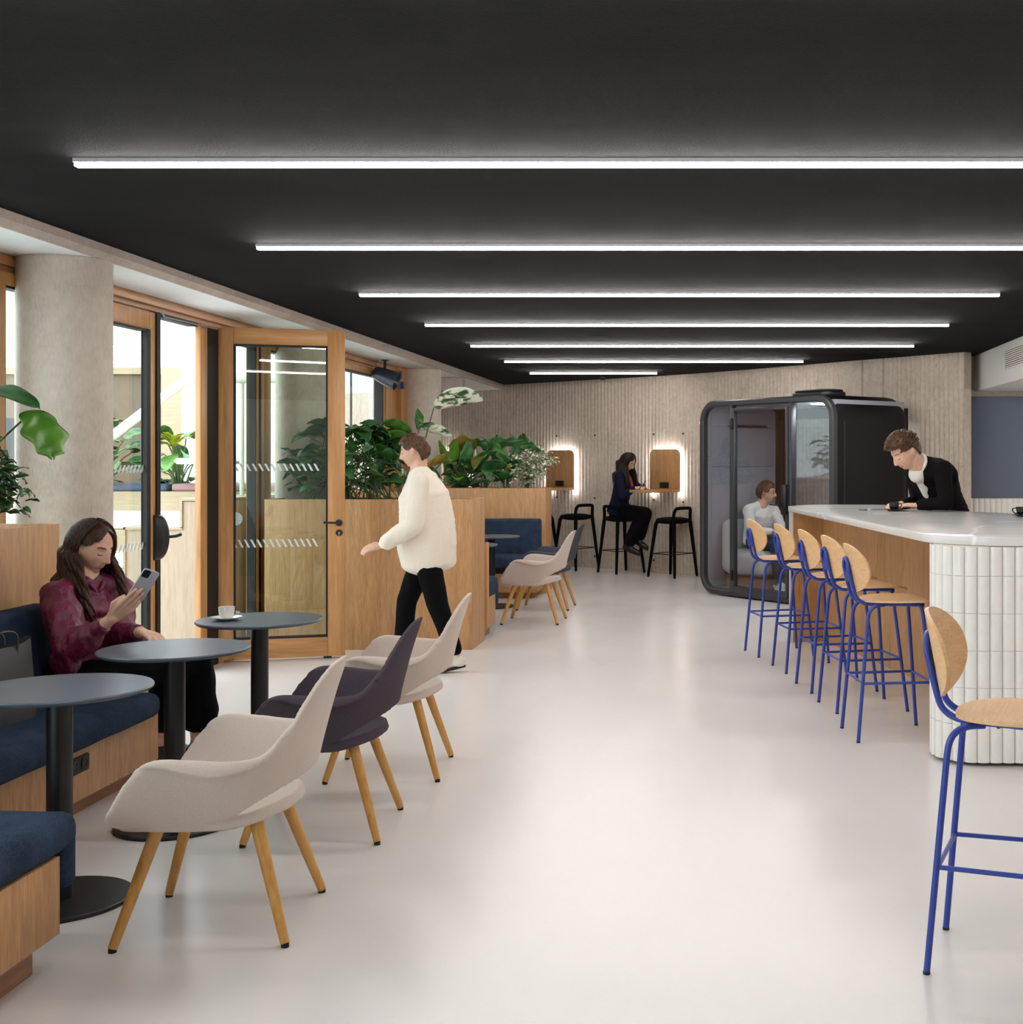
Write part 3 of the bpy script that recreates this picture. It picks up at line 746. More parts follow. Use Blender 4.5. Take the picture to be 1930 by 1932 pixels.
# ================================================================ shell armchair
def shell_mesh():
    top = [(.275, .22, .385), (.255, .31, .44), (.19, .348, .545), (.11, .355, .605), (0, .345, .603), (-.12, .325, .592), (-.21, .285, .605), (-.27, .235, .68), (-.335, .17, .80), (-.372, .10, .857), (-.382, 0, .868)]
    mid = [(.27, .19, .38), (.235, .275, .41), (.17, .305, .46), (.09, .31, .495), (-.01, .302, .50), (-.12, .285, .50), (-.2, .255, .52), (-.255, .205, .575), (-.30, .14, .65), (-.32, .07, .69), (-.327, 0, .70)]
    bot = [(.265, .15, .378), (.21, .22, .385), (.14, .25, .39), (.06, .258, .395), (-.03, .258, .40), (-.105, .252, .418), (-.165, .24, .458), (-.215, .197, .482), (-.262, .13, .502), (-.28, .065, .512), (-.286, 0, .515)]
    def full(c): return c+[(x, -y, z) for x, y, z in c[-2::-1]]
    T_, M_, B_ = (catmull(full(c), 4) for c in (top, mid, bot))
    # rolled lip on the arms: small outward step at the very top
    rows = []
    n = len(T_)
    for k in range(11):
        t = k/10; r = []
        for i in range(n):
            a, b, c = B_[i], M_[i], T_[i]
            r.append(a*((1-t)*(1-2*t))+b*(4*t*(1-t))+c*(t*(2*t-1)))
        rows.append(r)
    ext = [[], [], []]
    for i in range(n):
        p = T_[i]; w_ = max(0, 1-abs(p.x+.06)/.20)**.7 if abs(p.y) > .2 else 0; sg = 1 if p.y > 0 else -1
        for e, (dy, dz) in zip(ext, ((.014, .002), (.030, -.012), (.036, -.036))): e.append(p+V((0, sg*dy*w_, dz*w_))+V((0, sg*.0003*ext.index(e), .0005*ext.index(e))))
    rows += ext
    def thick(rows, th, name):
        mb = MB().grid(rows); o = mb.build(name, M['beige'], None, fix=False)
        m = o.modifiers.new('s', 'SOLIDIFY'); m.thickness = th; m.offset = 0; m.use_even_offset = False
        evaluated(o); vs = [v.co.copy() for v in o.data.vertices]; fs = [tuple(p.vertices) for p in o.data.polygons]
        bpy.data.objects.remove(o); return ('m', vs, fs)
    wall = thick(rows, .026, 'w')
    # seat pan
    out = []
    key = [(.285, 0), (.283, .12), (.265, .19), (.21, .235), (.12, .258), (0, .262), (-.1, .25), (-.165, .218), (-.215, .155), (-.242, .08), (-.25, 0)]
    rim = catmull([(x, y, 0) for x, y in key], 3); rim = rim+[V((p.x, -p.y, 0)) for p in rim[-2:0:-1]]
    rows2 = []
    for k in range(9):
        t = k/8; r = []
        for p in rim:
            z = .370+.022*t**3+(.024*max(0, -p.x-.1)/.13*t)-(.012*max(0, p.x-.18)/.1*t*t)
            r.append(V((p.x*t+.02*(1-t), p.y*t, z)))
        r.append(r[0]); rows2.append(r)
    pan = thick(rows2, .042, 'p')
    o = organic('seat_shell', [wall, pan], M['beige'], None, voxel=.0065, smooth=10)
    return o
def armchair(label, loc, rz, first=None, mat=None, group=None):
    if first is not None:
        t = dup(first, label, loc, rz, group)
        return t
    t = thing('shell_armchair', label, 'armchair', loc, rz, group)
    sh = shell_mesh(); sh.parent = t
    rs = [(sx, sy) for sx in (1, -1) for sy in (1, -1)]
    for sx, sy in rs:
        a = V((sx*.15, sy*.165, .375)); b = V((sx*.262, sy*.255, .012))
        lg = MB().tube([a, a.lerp(b, .5), b], [.0215, .0185, .0145], 20).build('leg', M['leg'], t, smooth=50)
        MB().tube([b, b+V((0, 0, -.012))+(b-a).normalized()*.001], [.0125, .0125], 16).build('foot_cap', M['blackm'], lg)
    # upholstery seam
    return t
A1 = armchair('beige armchair with oak legs nearest the camera, seen from behind', (-1.655, 4.237, 0), PI+.085, group='armchairs at the window booths')
def recolor(t, mat):
    for c in [c for c in bpy.data.objects if c.parent == t and c.name.startswith('seat_shell')]:
        c.data = c.data.copy(); c.data.materials.clear(); c.data.materials.append(M[mat])
A2 = armchair('dark mauve armchair between the two near beige ones', (-1.65, 5.31, 0), PI+.07, A1); recolor(A2, 'mauve')
A3 = armchair('beige armchair third from the camera, overlapping the walking person', (-1.635, 6.30, 0), PI+.085, A1)
A4 = armchair('beige armchair in the far booth, in front of a slate one', (-1.78, 12.13, 0), PI-.03, A1)
A5 = armchair('slate grey armchair beside the far navy bench', (-1.82, 13.27, 0), PI-.03, A1); recolor(A5, 'slate')

# ================================================================ blue counter stools
def stool(label, loc, rz, first=None):
    if first is not None: return dup(first, label, loc, rz)
    t = thing('counter_stool', label, 'bar stool', loc, rz, 'oak and blue steel stools along the counter')
    r = .0105
    for sy in (1, -1):
        rear = [(-.06, sy*.12, .738), (-.105, sy*.145, .737), (-.14, sy*.16, .72), (-.158, sy*.165, .69), (-.165, sy*.168, .65), (-.222, sy*.19, .004)]
        fr = [(.14, sy*.13, .738), (.15, sy*.135, .72), (.155, sy*.14, .69), (.222, sy*.21, .004)]
        for P, nm in ((rear, 'leg'), (fr, 'leg')):
            pts = catmull(P[:5], 4)+[V(P[5])] if len(P) == 6 else [V(p) for p in P]
            lg = MB().tube(pts, r, 12).build(nm, M['blue'], t, smooth=50)
            MB().tube([pts[-1]+V((0, 0, .004)), pts[-1]+V((0, 0, -.004))], .0112, 12).build('foot_cap', M['blackm'], lg)
    z = .318
    c = [(-.191, .178, z), (-.191, -.178, z), (.192, -.19, z), (.192, .19, z)]
    mb = MB()
    for i in range(4): mb.tube([c[i], c[(i+1) % 4]], .0075, 10)
    mb.build('footrest', M['blue'], t, smooth=50)
    mb = MB()
    for sy in (1, -1):
        pts = catmull([(.17, sy*.12, .733), (.05, sy*.1, .738), (-.08, sy*.075, .738), (-.15, sy*.06, .742), (-.195, sy*.054, .77), (-.215, sy*.052, .82), (-.24, sy*.05, .92), (-.245, sy*.047, .945)], 4)
        mb.tube(pts, r, 12)
    arc = [(-.245-.004*math.sin(PI*k/10), .047*math.cos(PI*k/10), .945+.047*math.sin(PI*k/10)) for k in range(11)]
    mb.tube(arc, r, 12)
    mb.tube([(-.02, .11, .736), (-.02, -.11, .736)], .008, 8); mb.tube([(.15, .12, .733), (.15, -.12, .733)], .008, 8)
    mb.build('back_frame', M['blue'], t, smooth=50)
    pl = [(.045*math.cos(a), .945+.045*math.sin(a)) for a in [PI*k/10 for k in range(11)]]+[(-.045, .86), (.045, .86)]
    MB().prism(pl, -.004, .004, Matrix(((0, 0, 1, -.236), (1, 0, 0, 0), (0, 1, 0, 0), (0, 0, 0, 1)))).build('back_plate', M['blue'], t)
    # curved plywood back and seat
    def plate(fn, prof, th, nm, mat):
        rows = []
        for k in range(15):
            tt = k/14; rows.append([fn(tt*a, tt*b) for a, b in prof]+[fn(tt*prof[0][0], tt*prof[0][1])])
        o = MB().grid(rows).build(nm, M[mat], t, fix=False)
        m = o.modifiers.new('s', 'SOLIDIFY'); m.thickness = th; m.offset = 0
        m = o.modifiers.new('w', 'WELD'); m.merge_threshold = .0004
        evaluated(o); shade(o, 50); return o
    N = 48
    prof = []
    for k in range(N):
        a = 2*PI*k/N; prof.append((.198*math.copysign(abs(math.cos(a))**.92, math.cos(a)), .135*math.copysign(abs(math.sin(a))**.92, math.sin(a))))
    plate(lambda y, z: V((-.225-.19*z+1.65*y*y, y, .937+z)), prof, .012, 'backrest', 'ply')
    prof = []
    for k in range(N):
        a = 2*PI*k/N; c, s = math.cos(a), math.sin(a)
        x = (.235 if c > 0 else .205)*math.copysign(abs(c)**.85, c); prof.append((x, .205*math.copysign(abs(s)**.85, s)))
    def seatf(x, y):
        u = max(0, x-.10)/.13
        return V((x+.045, y, .755-.028*u*u+.010*(y/.2)**2-.004*(1-(x/.2)**2)))
    plate(seatf, prof, .012, 'seat', 'ply')
    return t
ang = math.radians
S0 = stool('blue legged oak stool nearest the camera, cut by the right edge', (.885, 3.905, 0), ang(-18.6))
S5 = stool('blue legged oak stool of the counter row nearest the white tiled end', (.94, 7.13, 0), ang(8), S0)
S4 = stool('blue legged oak stool second from the white tiled end of the counter', (.879, 7.935, 0), ang(12.5), S0)
S3 = stool('blue legged oak stool in the middle of the row of five', (.776, 8.61, 0), ang(12), S0)
S2 = stool('blue legged oak stool second from the far end of the row', (.646, 9.385, 0), ang(12.5), S0)
S1 = stool('blue legged oak stool farthest from the camera, before the glass pod', (.46, 10.15, 0), ang(15), S0)

# ================================================================ black bar stools at the ribbed wall
def bstool(label, loc, rz, first=None):
    if first is not None: return dup(first, label, loc, rz)
    t = thing('bar_stool', label, 'bar stool', loc, rz, 'black upholstered bar stools at the ribbed wall')
    for sy in (1, -1):
        f = catmull([(.06, sy*.13, .735), (.12, sy*.145, .735), (.15, sy*.155, .71), (.16, sy*.16, .66)], 4)+[V((.228, sy*.225, .03)), V((.229, sy*.226, .004))]
        MB().tube(f, [.025]*(len(f)-2)+[.018, .014], 12).build('leg', M['blackf'], t, smooth=60)
        r_ = [V((-.165, sy*.165, .74)), V((-.228, sy*.228, .03)), V((-.229, sy*.229, .004))]
        MB().tube(r_, [.026, .018, .014], 12).build('leg', M['blackf'], t, smooth=60)
    lp = catmull([(-.165, .165, .73), (-.163, .168, .82), (-.18, .15, .895), (-.195, .10, .91), (-.205, 0, .912), (-.195, -.10, .91), (-.18, -.15, .895), (-.163, -.168, .82), (-.165, -.165, .73)], 5)
    MB().tube(lp, .022, 12).build('back_rail', M['blackf'], t, smooth=60)
    mb = MB(); z = .31; c = [(-.2, .2, z), (-.2, -.2, z), (.198, -.197, z), (.198, .197, z)]
    for i in range(4): mb.tube([c[i], c[(i+1) % 4]], .006, 8)
    mb.build('footrest', M['blackm'], t)
    mb = MB(); rows = []
    N = 32
    for r, z in ((.0, .700), (.12, .702), (.19, .716), (.21, .742), (.198, .770), (.12, .788), (0, .793)):
        rows.append([(r*math.copysign(abs(math.cos(2*PI*k/N))**.8, math.cos(2*PI*k/N)), r*math.copysign(abs(math.sin(2*PI*k/N))**.8, math.sin(2*PI*k/N)), z) for k in range(N+1)])
    mb.grid(rows).build('seat', M['blackf'], t, smooth=60, fix=False)
    return t
K1 = bstool('black bar stool the woman in the navy jacket sits on', (-1.365, 17.42, 0), ang(38))
K2 = bstool('empty black bar stool between the pod and the used desk panel', (-.64, 16.83, 0), ang(142), K1)
K3 = bstool('empty black bar stool just right of the far planter', (-2.05, 17.96, 0), ang(142), K1)
K4 = bstool('black bar stool mostly hidden by the far planter', (-2.62, 18.1, 0), ang(60), K1)

# ================================================================ counter
CT = 1.15
poly = [(.57, 10.77), (1.10, 6.62), (1.14, 6.36), (3.6, 6.30), (3.6, 7.4), (2.75, 7.9), (2.18, 9.17), (1.84, 9.65), (1.62, 10.35), (1.42, 11.12), (.88, 11.14)]
rad = [.02, .3, .34, .3, .3, .5, .3, .3, .3, .2, .25]
poly = [(.57, 10.77), (1.105, 6.36), (3.6, 6.30), (3.6, 7.4), (2.75, 7.9), (2.18, 9.17), (1.84, 9.65), (1.62, 10.35), (1.42, 11.12), (.80, 11.14)]
rad = [.0, .42, .3, .3, .5, .5, .4, .5, .2, .25]
K = thing('bar_counter', 'long bar counter with marbled white top, oak front and white fluted tile end', 'counter', (1.4, 9, 0))
off = (1.4, 9, 0)
outl = rounded_poly(poly, rad, 12)
MB().prism(outl, CT-.045, CT).build('worktop', M['quartz'], K, bevel=.004, off=off)
# slab leg at the far end, oak inside face, recessed oak front
MB().prism([(.575, 10.74), (.612, 10.745), (.57+.044, 11.05), (.60, 11.10)], 0, CT-.045).build('end_slab', M['quartz'], K, off=off)
MB().prism([(.608, 10.752), (.875, 10.80), (.875, 10.83), (.608, 10.78)], .0, CT-.045).build('end_panel', M['oak_x' if False else 'oak'], K, off=off)
fp = [(.868, 10.79), (1.10, 10.0), (1.435, 8.62), (1.72, 6.9)]; 
bkp = [(x+.03, y+.008) for x, y in fp[::-1]]
MB().prism(fp+bkp, .0, CT-.045).build('front_panel', M['oak'], K, off=off)
MB().prism([(x+.02, y) for x, y in fp]+[(1.9, 6.95), (3.4, 7.2), (2.6, 7.8), (2.05, 9.1), (1.72, 9.6), (1.5, 10.3), (1.3, 10.95), (.9, 10.98)], .02, CT-.047).build('core', M['oak'], K, off=off)
# fluted tile end: half-round tiles along the drum outline, in courses
drum = rounded_poly([(1.142, 6.87), (1.07, 6.385), (3.55, 6.33)], [0, .38, 0], 40)
drum = [p for p in drum]
dp = [V((1.60, 6.92, 0)), V((1.155, 6.90, 0))]+[V((x, y, 0)) for x, y in drum[1:]]
# resample evenly
cl = [0]
for i in range(1, len(dp)): cl.append(cl[-1]+(dp[i]-dp[i-1]).length)
def at(s):
    i = max(0, min(len(dp)-2, next((j for j in range(len(cl)-1) if cl[j+1] >= s), len(dp)-2))); t = (s-cl[i])/(cl[i+1]-cl[i])
    return dp[i].lerp(dp[i+1], t), (dp[i+1]-dp[i]).normalized()
TW = .0625; nt = int(cl[-1]/TW); bd = [.018, .205, .392, .579, .766, .953, 1.101]
mb = MB()
for j in range(nt):
    for c in range(6):
        z0, z1 = bd[c]+.0008, bd[c+1]-.0008; ring = []
        for k in range(9):
            a = PI*k/8; u = (1-math.cos(a))/2
            p, d = at(j*TW+.0006+u*(TW-.0012)); n = V((d.y, -d.x, 0)); n = -n if n.dot(V((2, 7.6, 0))-p) > 0 else n
            ring.append(p+n*(.019*math.sin(a)**.8))
        rows = [[V((q.x, q.y, z)) for q in ring] for z in (z0, z1)]
        mb.grid(rows); mb.add([r for r in rows[1]], [tuple(range(9))]); mb.add([r for r in rows[0]], [tuple(range(8, -1, -1))])
mb.build('fluted_tiles', M['tile'], K, off=off, smooth=50, fix=False)
inner = [(p.x, p.y) for p in dp]; bk2 = [(3.55, 7.0), (1.72, 6.95)]
MB().prism(inner+bk2, .018, CT-.046).build('tile_backing', M['grout'], K, off=off)
MB().prism([(x+.05, y+.05) for x, y in inner]+[(3.5, 6.9), (1.72, 6.9)], 0, .02).build('plinth', M['blackm'], K, off=off)
# ================================================================ glazed phone pod
PO = V((-.255, 14.74, 0)); PA = math.atan2(-.771, .637); PU = V((.637, -.771, 0)); PV = V((.771, .637, 0))
pod = thing('meeting_pod', 'black rounded acoustic pod with glass front and a person sitting inside', 'office pod', PO, PA)
PW, PH, PD = 2.21, 2.225, 1.22
def rr(inset, r, n=10):
    r = max(.01, r); return rounded_poly([(inset, inset+.012 if inset < .01 else inset), (PW-inset, inset+.012 if inset < .01 else inset), (PW-inset, PH-inset), (inset, PH-inset)], [r]*4, n)
def ringmesh(loops):
    """loops: list of (outline2d, y)"""
    mb = MB(); n = len(loops[0][0]); vs = [(x, y, z) for lp, y in loops for x, z in lp]
    fs = [(i*n+k, i*n+(k+1) % n, (i+1)*n+(k+1) % n, (i+1)*n+k) for i in range(len(loops)-1) for k in range(n)]
    return mb.add(vs, fs)
loops = [(rr(.045, .20), .065), (rr(.012, .235), .065), (rr(.0, .25), .10), (rr(.0, .25), PD-.2)]
for k in range(1, 7):
    a = PI/2*k/6; loops.append((rr(.2*(1-math.cos(a)), .25-.15*(1-math.cos(a))), PD-.2+.2*math.sin(a)))
shell = ringmesh(loops).build('shell', M['podshell'], pod, smooth=35)
loops = [(rr(.075, .17), .07), (rr(.075, .17), .012), (rr(.062, .185), .0), (rr(.018, .23), 0), (rr(.004, .245), .012), (rr(.004, .245), .066), (rr(.05, .2), .07)]
ringmesh(loops).build('front_frame', M['podframe'], pod, smooth=35)
mb = MB().box(.553, .593, .0, .07, .07, PH-.07).box(1.53, 1.575, .0, .07, .07, PH-.07)
mb.build('post', M['podframe'], pod, bevel=.004)
# glass fronts
def pane(nm, x0, x1, z0, z1, y, parent=pod, corners=(0, 0, 0, 0)):
    return MB().prism(rounded_poly([(x0, z0), (x1, z0), (x1, z1), (x0, z1)], list(corners)), y-.004, y+.004, Matrix(((1, 0, 0, 0), (0, 0, 1, 0), (0, 1, 0, 0), (0, 0, 0, 1)))).build(nm, M['podglass'], parent)
pane('pane', .072, .553, .072, PH-.072, .035, corners=(.17, 0, 0, .17)); pane('pane', 1.575, PW-.072, .072, PH-.072, .035, corners=(0, .17, .17, 0))
dr = MB().box(.60, .64, -.008, .045, .06, PH-.10).box(1.485, 1.525, -.008, .045, .06, PH-.10).box(.64, 1.485, -.008, .045, PH-.14, PH-.10).box(.64, 1.485, -.008, .045, .06, .13).build('pod_door', M['podframe'], pod, bevel=.004)
pane('pane', .64, 1.485, .13, PH-.14, .02, dr)
h = MB().box(1.445, 1.525, -.035, -.008, .96, 1.28); h.tube([(1.47, -.03, 1.06), (1.46, -.08, 1.06), (1.33, -.085, 1.065)], .010, 8); h.build('handle', M['black'], dr, bevel=.004)
for z in (.25, 1.95): MB().box(.592, .622, -.03, .0, z-.06, z+.06).build('hinge', M['black'], dr, bevel=.004)
# inside: lining, floor, ceiling, back wall with window
MB().box(.05, PW-.05, .075, PD-.03, .055, .085).build('pod_floor', M['slate'], pod)
MB().box(.05, PW-.05, .075, PD-.1, PH-.075, PH-.055).build('pod_ceiling', M['felt'], pod)
MB().box(.05, .08, .075, PD-.1, .08, PH-.07).build('side_lining', M['felt'], pod)
MB().box(PW-.075, PW-.05, .075, PD-.1, .08, PH-.07).build('side_lining', M['felt'], pod)
MB().box(.08, .09, .12, PD-.14, .15, 1.46).box(.08, .09, .12, PD-.14, 1.465, 1.93).box(.08, .095, .12, PD-.14, 1.935, PH-.13).build('acoustic_panel', M['felt'], pod, bevel=.003)
MB().box(.08, .15, PD-.10, PD, .12, PH-.12).box(PW-.15, PW-.08, PD-.10, PD, .12, PH-.12).box(.15, PW-.15, PD-.08, PD, .08, .2).box(.15, PW-.15, PD-.08, PD, PH-.2, PH-.1).build('back_frame', M['podshell'], pod)
pane('rear_pane', .15, PW-.15, .2, PH-.2, PD-.03)
MB().prism([(.35, 1.93), (.39, 1.955), (.90, 1.955), (.95, 1.93)], .09, .15, Matrix(((0, 0, 1, 0), (1, 0, 0, 0), (0, 1, 0, 0), (0, 0, 0, 1)))).build('shelf_rail', M['blackm'], pod)
MB().box(1.62, 2.0, .25, .62, PH-.088, PH-.076).build('pod_light', M['podlamp'], pod)
MB().box(1.3, 1.6, .35, .75, .72, .745).box(1.42, 1.48, .5, .6, .085, .72).build('small_table', M['slate'], None, bevel=.005).name = 'pod_table'
pt = bpy.data.objects['pod_table']; pt.location = PO; pt.rotation_euler = (0, 0, PA); tag(pt, 'small grey table inside the pod in front of the seated person', 'table')
fan = MB().prism(rounded_poly([(.0, 0), (.60, 0), (.60, .36), (.0, .36)], [.12]*4), 0, .05).prism(rounded_poly([(.02, .02), (.58, .02), (.58, .34), (.02, .34)], [.11]*4), .052, .075)
fan.v = [(x+1.25, y+.25, z+PH) for x, y, z in fan.v]; fan.build('ventilation_unit', M['black'], pod, bevel=.01)
MB().box(-.012, .004, .02, .06, 1.96, 1.99).build('indicator_lamp', M['redled'], pod)
MB().box(PW-.002, PW+.004, .14, .17, .3, PH-.28).build('side_seam', M['black'], pod)
# sofa in the pod
so_ = thing('pod_sofa', 'pale grey sofa inside the pod under the seated person', 'sofa', PO+V((0, 0, .085)), PA)
def soft(nm, x0, x1, y0, y1, z0, z1, r, puff=.02): return cushion(nm, so_, x0, x1, y0, y1, z0, z1, r, 'grey_fabric', puff)
soft('seat_cushion', .17, .86, .22, 1.10, .13, .42, .08); soft('backrest', .10, .30, .22, 1.10, .15, .77, .09, 0)
MB().box(.16, .80, .28, 1.05, 0, .13).build('sofa_base', M['plinth'], so_)

# ================================================================ outside: terrace steps, wall, rail
struct(MB().box(-16, -1, 22.0 if False else 23.5, 23.7, 0, 7).build('wall_outside_rear', M['whiteout'])); bpy.data.objects['wall_outside_rear'].name = 'wall_left_outside'
struct(MB().box(-13.2, -13, -5, 23.5, 0, 3.0).build('trim_15', M['whiteout']))
st = thing('timber_steps', 'pale timber stair block with stepped side seen through the open doorway', 'steps', (-5, 10.4, 0))
X = lambda px, y=10.4: (px-PX)/F_PX*y+5
R_ = Matrix(((1, 0, 0, 0), (0, 0, 1, 0), (0, 1, 0, 0), (0, 0, 0, 1)))
pr = [(X(180), 0), (.95, 0), (.95, 1.20), (X(345), 1.20), (X(345), .985), (X(238), .985), (X(238), .60), (X(180), .60)]
MB().prism(pr, 0, 1.6, R_).build('side_panel', M['pale'], st)
e = .018; z_ = [(X(345)-e, 1.205, .95, 1.225), (X(345)-e, .985, X(345), 1.205), (X(238)-e, .97, X(345), .99), (X(238)-e, .60, X(238), .99), (X(180), .585, X(238), .605)]
mb = MB()
for a, b, c, d in z_: mb.box(a, c, -.015, 1.6, b, d)
mb.build('edge_trim', M['pale_h'], st)
tr_ = thing('tiered_bench', 'broad pale timber tiers with a blue and a pink seat pad beyond the glazing', 'bench', (-6.5, 12.4, 0))
mb = MB()
mb.box(-5, 2.3, 1.2, 2.85, 0, 1.205).box(-5, 1.9, .75, 1.2, 0, .80).box(-5, 1.4, .3, .75, 0, .42)
mb.build('tier', M['pale_h'], tr_, bevel=.004)
mb = MB().box(-5, 2.28, 1.185, 1.199, .81, 1.0).box(-5, 1.88, .735, .749, .43, .60).build('white_riser', M['white'], tr_)
cushion('seat_pad', tr_, -1.6, .55, 1.25, 1.8, 1.205, 1.285, .03, 'shadegrey'); cushion('seat_pad', tr_, .6, 2.25, 1.25, 1.8, 1.205, 1.285, .03, 'pink')
wl = thing('timber_alcove_wall', 'taupe panelled wall in a pale timber surround behind the outdoor plants', 'wall panel', (-8, 15.4, 0))
MB().box(-4, 1.23, 0, .1, 1.0, 2.58).build('wall_panel', M['tawny'], wl)
MB().box(-4, 1.42, -.06, .12, 2.58, 2.66).box(1.25, 1.42, -.06, .12, 0, 2.58).build('surround', M['pale_h'], wl)
MB().box(-1.2, -.1, -.02, .0, 1.2, 2.05).build('dark_panel', M['slate'], wl)
ra = thing('handrail', 'thick white sloping handrail tube outside the glazing', 'handrail', (-5.2, 11.4, 0))
rp = [V((-1.0, 0, 1.33)), V((-.22, 0, 1.78)), V((.40, 0, 2.255)), V((.47, 0, 2.27)), V((1.25, 0, 2.27))]
MB().tube(rp, .042, 16).build('rail_tube', M['white'], ra, smooth=50)
MB().tube([(.05, .01, 1.96), (.05, .01, 1.0)], .02, 12).tube([(.9, .02, 2.25), (.9, .02, .9)], .02, 12).build('rail_post', M['white'], ra, smooth=50)
ot = thing('outdoor_table', 'round white table outside beside the outdoor plants', 'table', (-5.32, 13.2, 1.2))
MB().lathe([(0, .30), (.30, .30), (.33, .33), (.30, .36), (0, .36)], 32).build('table_top', M['white'], ot, smooth=40)
MB().lathe([(.04, 0), (.04, .3)], 16).build('table_leg', M['white'], ot, smooth=40)
# ================================================================ people
def frame(f, up=(0, 0, 1)):
    f = V(f).normalized(); l = V(up).cross(f).normalized(); u = f.cross(l)
    return Matrix((f, l, u)).transposed()
def sm(a, b, x):
    t = max(0, min(1, (x-a)/(b-a))); return t*t*(3-2*t)
def head_pt(d, sc=1.0, fem=0.5, inflate=0.0, feat=True):
    """surface point of a head for unit direction d (x forward, y left, z up)"""
    sx, sy, sz = d
    z = .120*sz; low = sm(.05, .95, -sz)
    y = .0765*sy*(1-.34*low)*(1-.06*sm(.5, 1, sz))
    if sx > 0: x = .094*sx**.86*(1-.02*low)+.012*low*sx
    else: x = .104*sx*(1-.55*sm(.25, .95, -sz))
    p = V((x, y, z))
    n = V((sx/.094, sy/.0765, sz/.12)).normalized()
    if feat and sx > 0.05:
        g = lambda u, s: math.exp(-(u/s)**2)
        ay = abs(y); a = 0
        br = sm(.03, -.012, z)*sm(-.052, -.036, z)              # nose, stronger towards the tip
        a += (.006+.020*sm(.026, -.030, z))*1.12*g(y, .0090+.005*sm(.0, -.035, z))*sm(.034, .018, z)*sm(-.050, -.038, z)
        a += .006*g(ay-.011, .006)*g(z+.036, .008)              # nostril wings
        a -= .0095*g(ay-.032, .015)*g(z-.006, .013)             # sockets
        a += .0060*g(ay-.032, .012)*g(z-.003, .008)             # lids
        a += .0035*g(ay-.028, .018)*g(z-.027, .008)             # brow
        a += .0058*g(y, .020)*(g(z+.060, .0048)+1.05*g(z+.0705, .0055))-.002*g(y, .02)*g(z+.065, .002)
        a -= .004*g(y, .022)*g(z+.081, .006); a += .007*g(y, .022)*g(z+.098, .013)
        a += .003*g(ay-.045, .018)*g(z+.022, .018)
        p.x += a*sm(0.05, .35, sx)
    return (p+n*inflate)*sc
def head_mesh(n=96, m=80, **kw):
    vs = [head_pt((0, 0, 1), **kw)]
    for i in range(1, m):
        th = PI*i/m
        for k in range(n):
            ph = 2*PI*k/n; vs.append(head_pt((math.sin(th)*math.cos(ph), math.sin(th)*math.sin(ph), math.cos(th)), **kw))
    vs.append(head_pt((0, 0, -1), **kw))
    fs = [(0, 1+k, 1+(k+1) % n) for k in range(n)]
    for i in range(m-2):
        for k in range(n):
            a = 1+i*n+k; b = 1+i*n+(k+1) % n; fs.append((a, a+n, b+n, b))
    o = 1+(m-2)*n; L = len(vs)-1; fs += [(o+k, L, o+(k+1) % n) for k in range(n)]
    return vs, fs
def hand_shapes(w, d, back, side, curl=(.5, .5, .6, .7), sc=1.0, thumb=.5, spread=1.0):
    """w wrist, d pointing direction, back = normal of back of hand, side=+1: thumb lies to +lat"""
    d = V(d).normalized(); b = V(back); b = (b-d*b.dot(d)).normalized(); lat = d.cross(b)*side
    w = V(w); S_ = []
    lens = [(.040, .024, .019), (.045, .028, .020), (.041, .026, .019), (.032, .020, .017)]
    offs = [.030, .010, -.010, -.028]; pl = [.088, .092, .087, .080]
    for i in range(4):
        k = w+(d*pl[i]+lat*offs[i]*spread)*sc
        S_.append(('c', w+lat*offs[i]*.55*sc+d*.006, .0155*sc, k, .0115*sc))
        ang = 0; p = k; c = curl[i]; r = (.0092, .0088, .0080, .0068)
        fan = lat*(offs[i]*.9)
        for j in range(3):
            ang += c*(.55, 1.0, .7)[j]
            dirn = ((d*math.cos(ang)-b*math.sin(ang))+fan*(1 if j == 0 else .5)*spread).normalized()
            q = p+dirn*lens[i][j]*sc; S_.append(('c', p, r[j]*sc, q, r[j+1]*sc)); p = q
    t0 = w+(d*.022+lat*.024)*sc; t1 = t0+(d*.034+lat*.024-b*.012*thumb)*sc; t2 = t1+(d*.030+lat*.008*(1-thumb)-b*.012*thumb-lat*.010*thumb)*sc; t3 = t2+(d*.022-lat*.008*thumb-b*.006*thumb)*sc
    S_ += [('c', t0, .0135*sc, t1, .0115*sc), ('c', t1, .0112*sc, t2, .0095*sc), ('c', t2, .0095*sc, t3, .0075*sc)]
    return S_
def torso(pts, lat, wid, dep, thick=.09, n=5):
    """stack of ellipsoids along pts; wid/dep half sizes per point"""
    S_ = []; P = [V(p) for p in pts]; lat = V(lat).normalized()
    for i in range(len(P)-1):
        ax = (P[i+1]-P[i]).normalized(); l = (lat-ax*lat.dot(ax)).normalized(); f = l.cross(ax)
        R = Matrix((f, l, ax)).transposed()
        for k in range(n+(1 if i == len(P)-2 else 0)):
            t = k/n; S_.append(('e', P[i].lerp(P[i+1], t), V((dep[i]+(dep[i+1]-dep[i])*t, wid[i]+(wid[i+1]-wid[i])*t, thick)), R))
    return S_
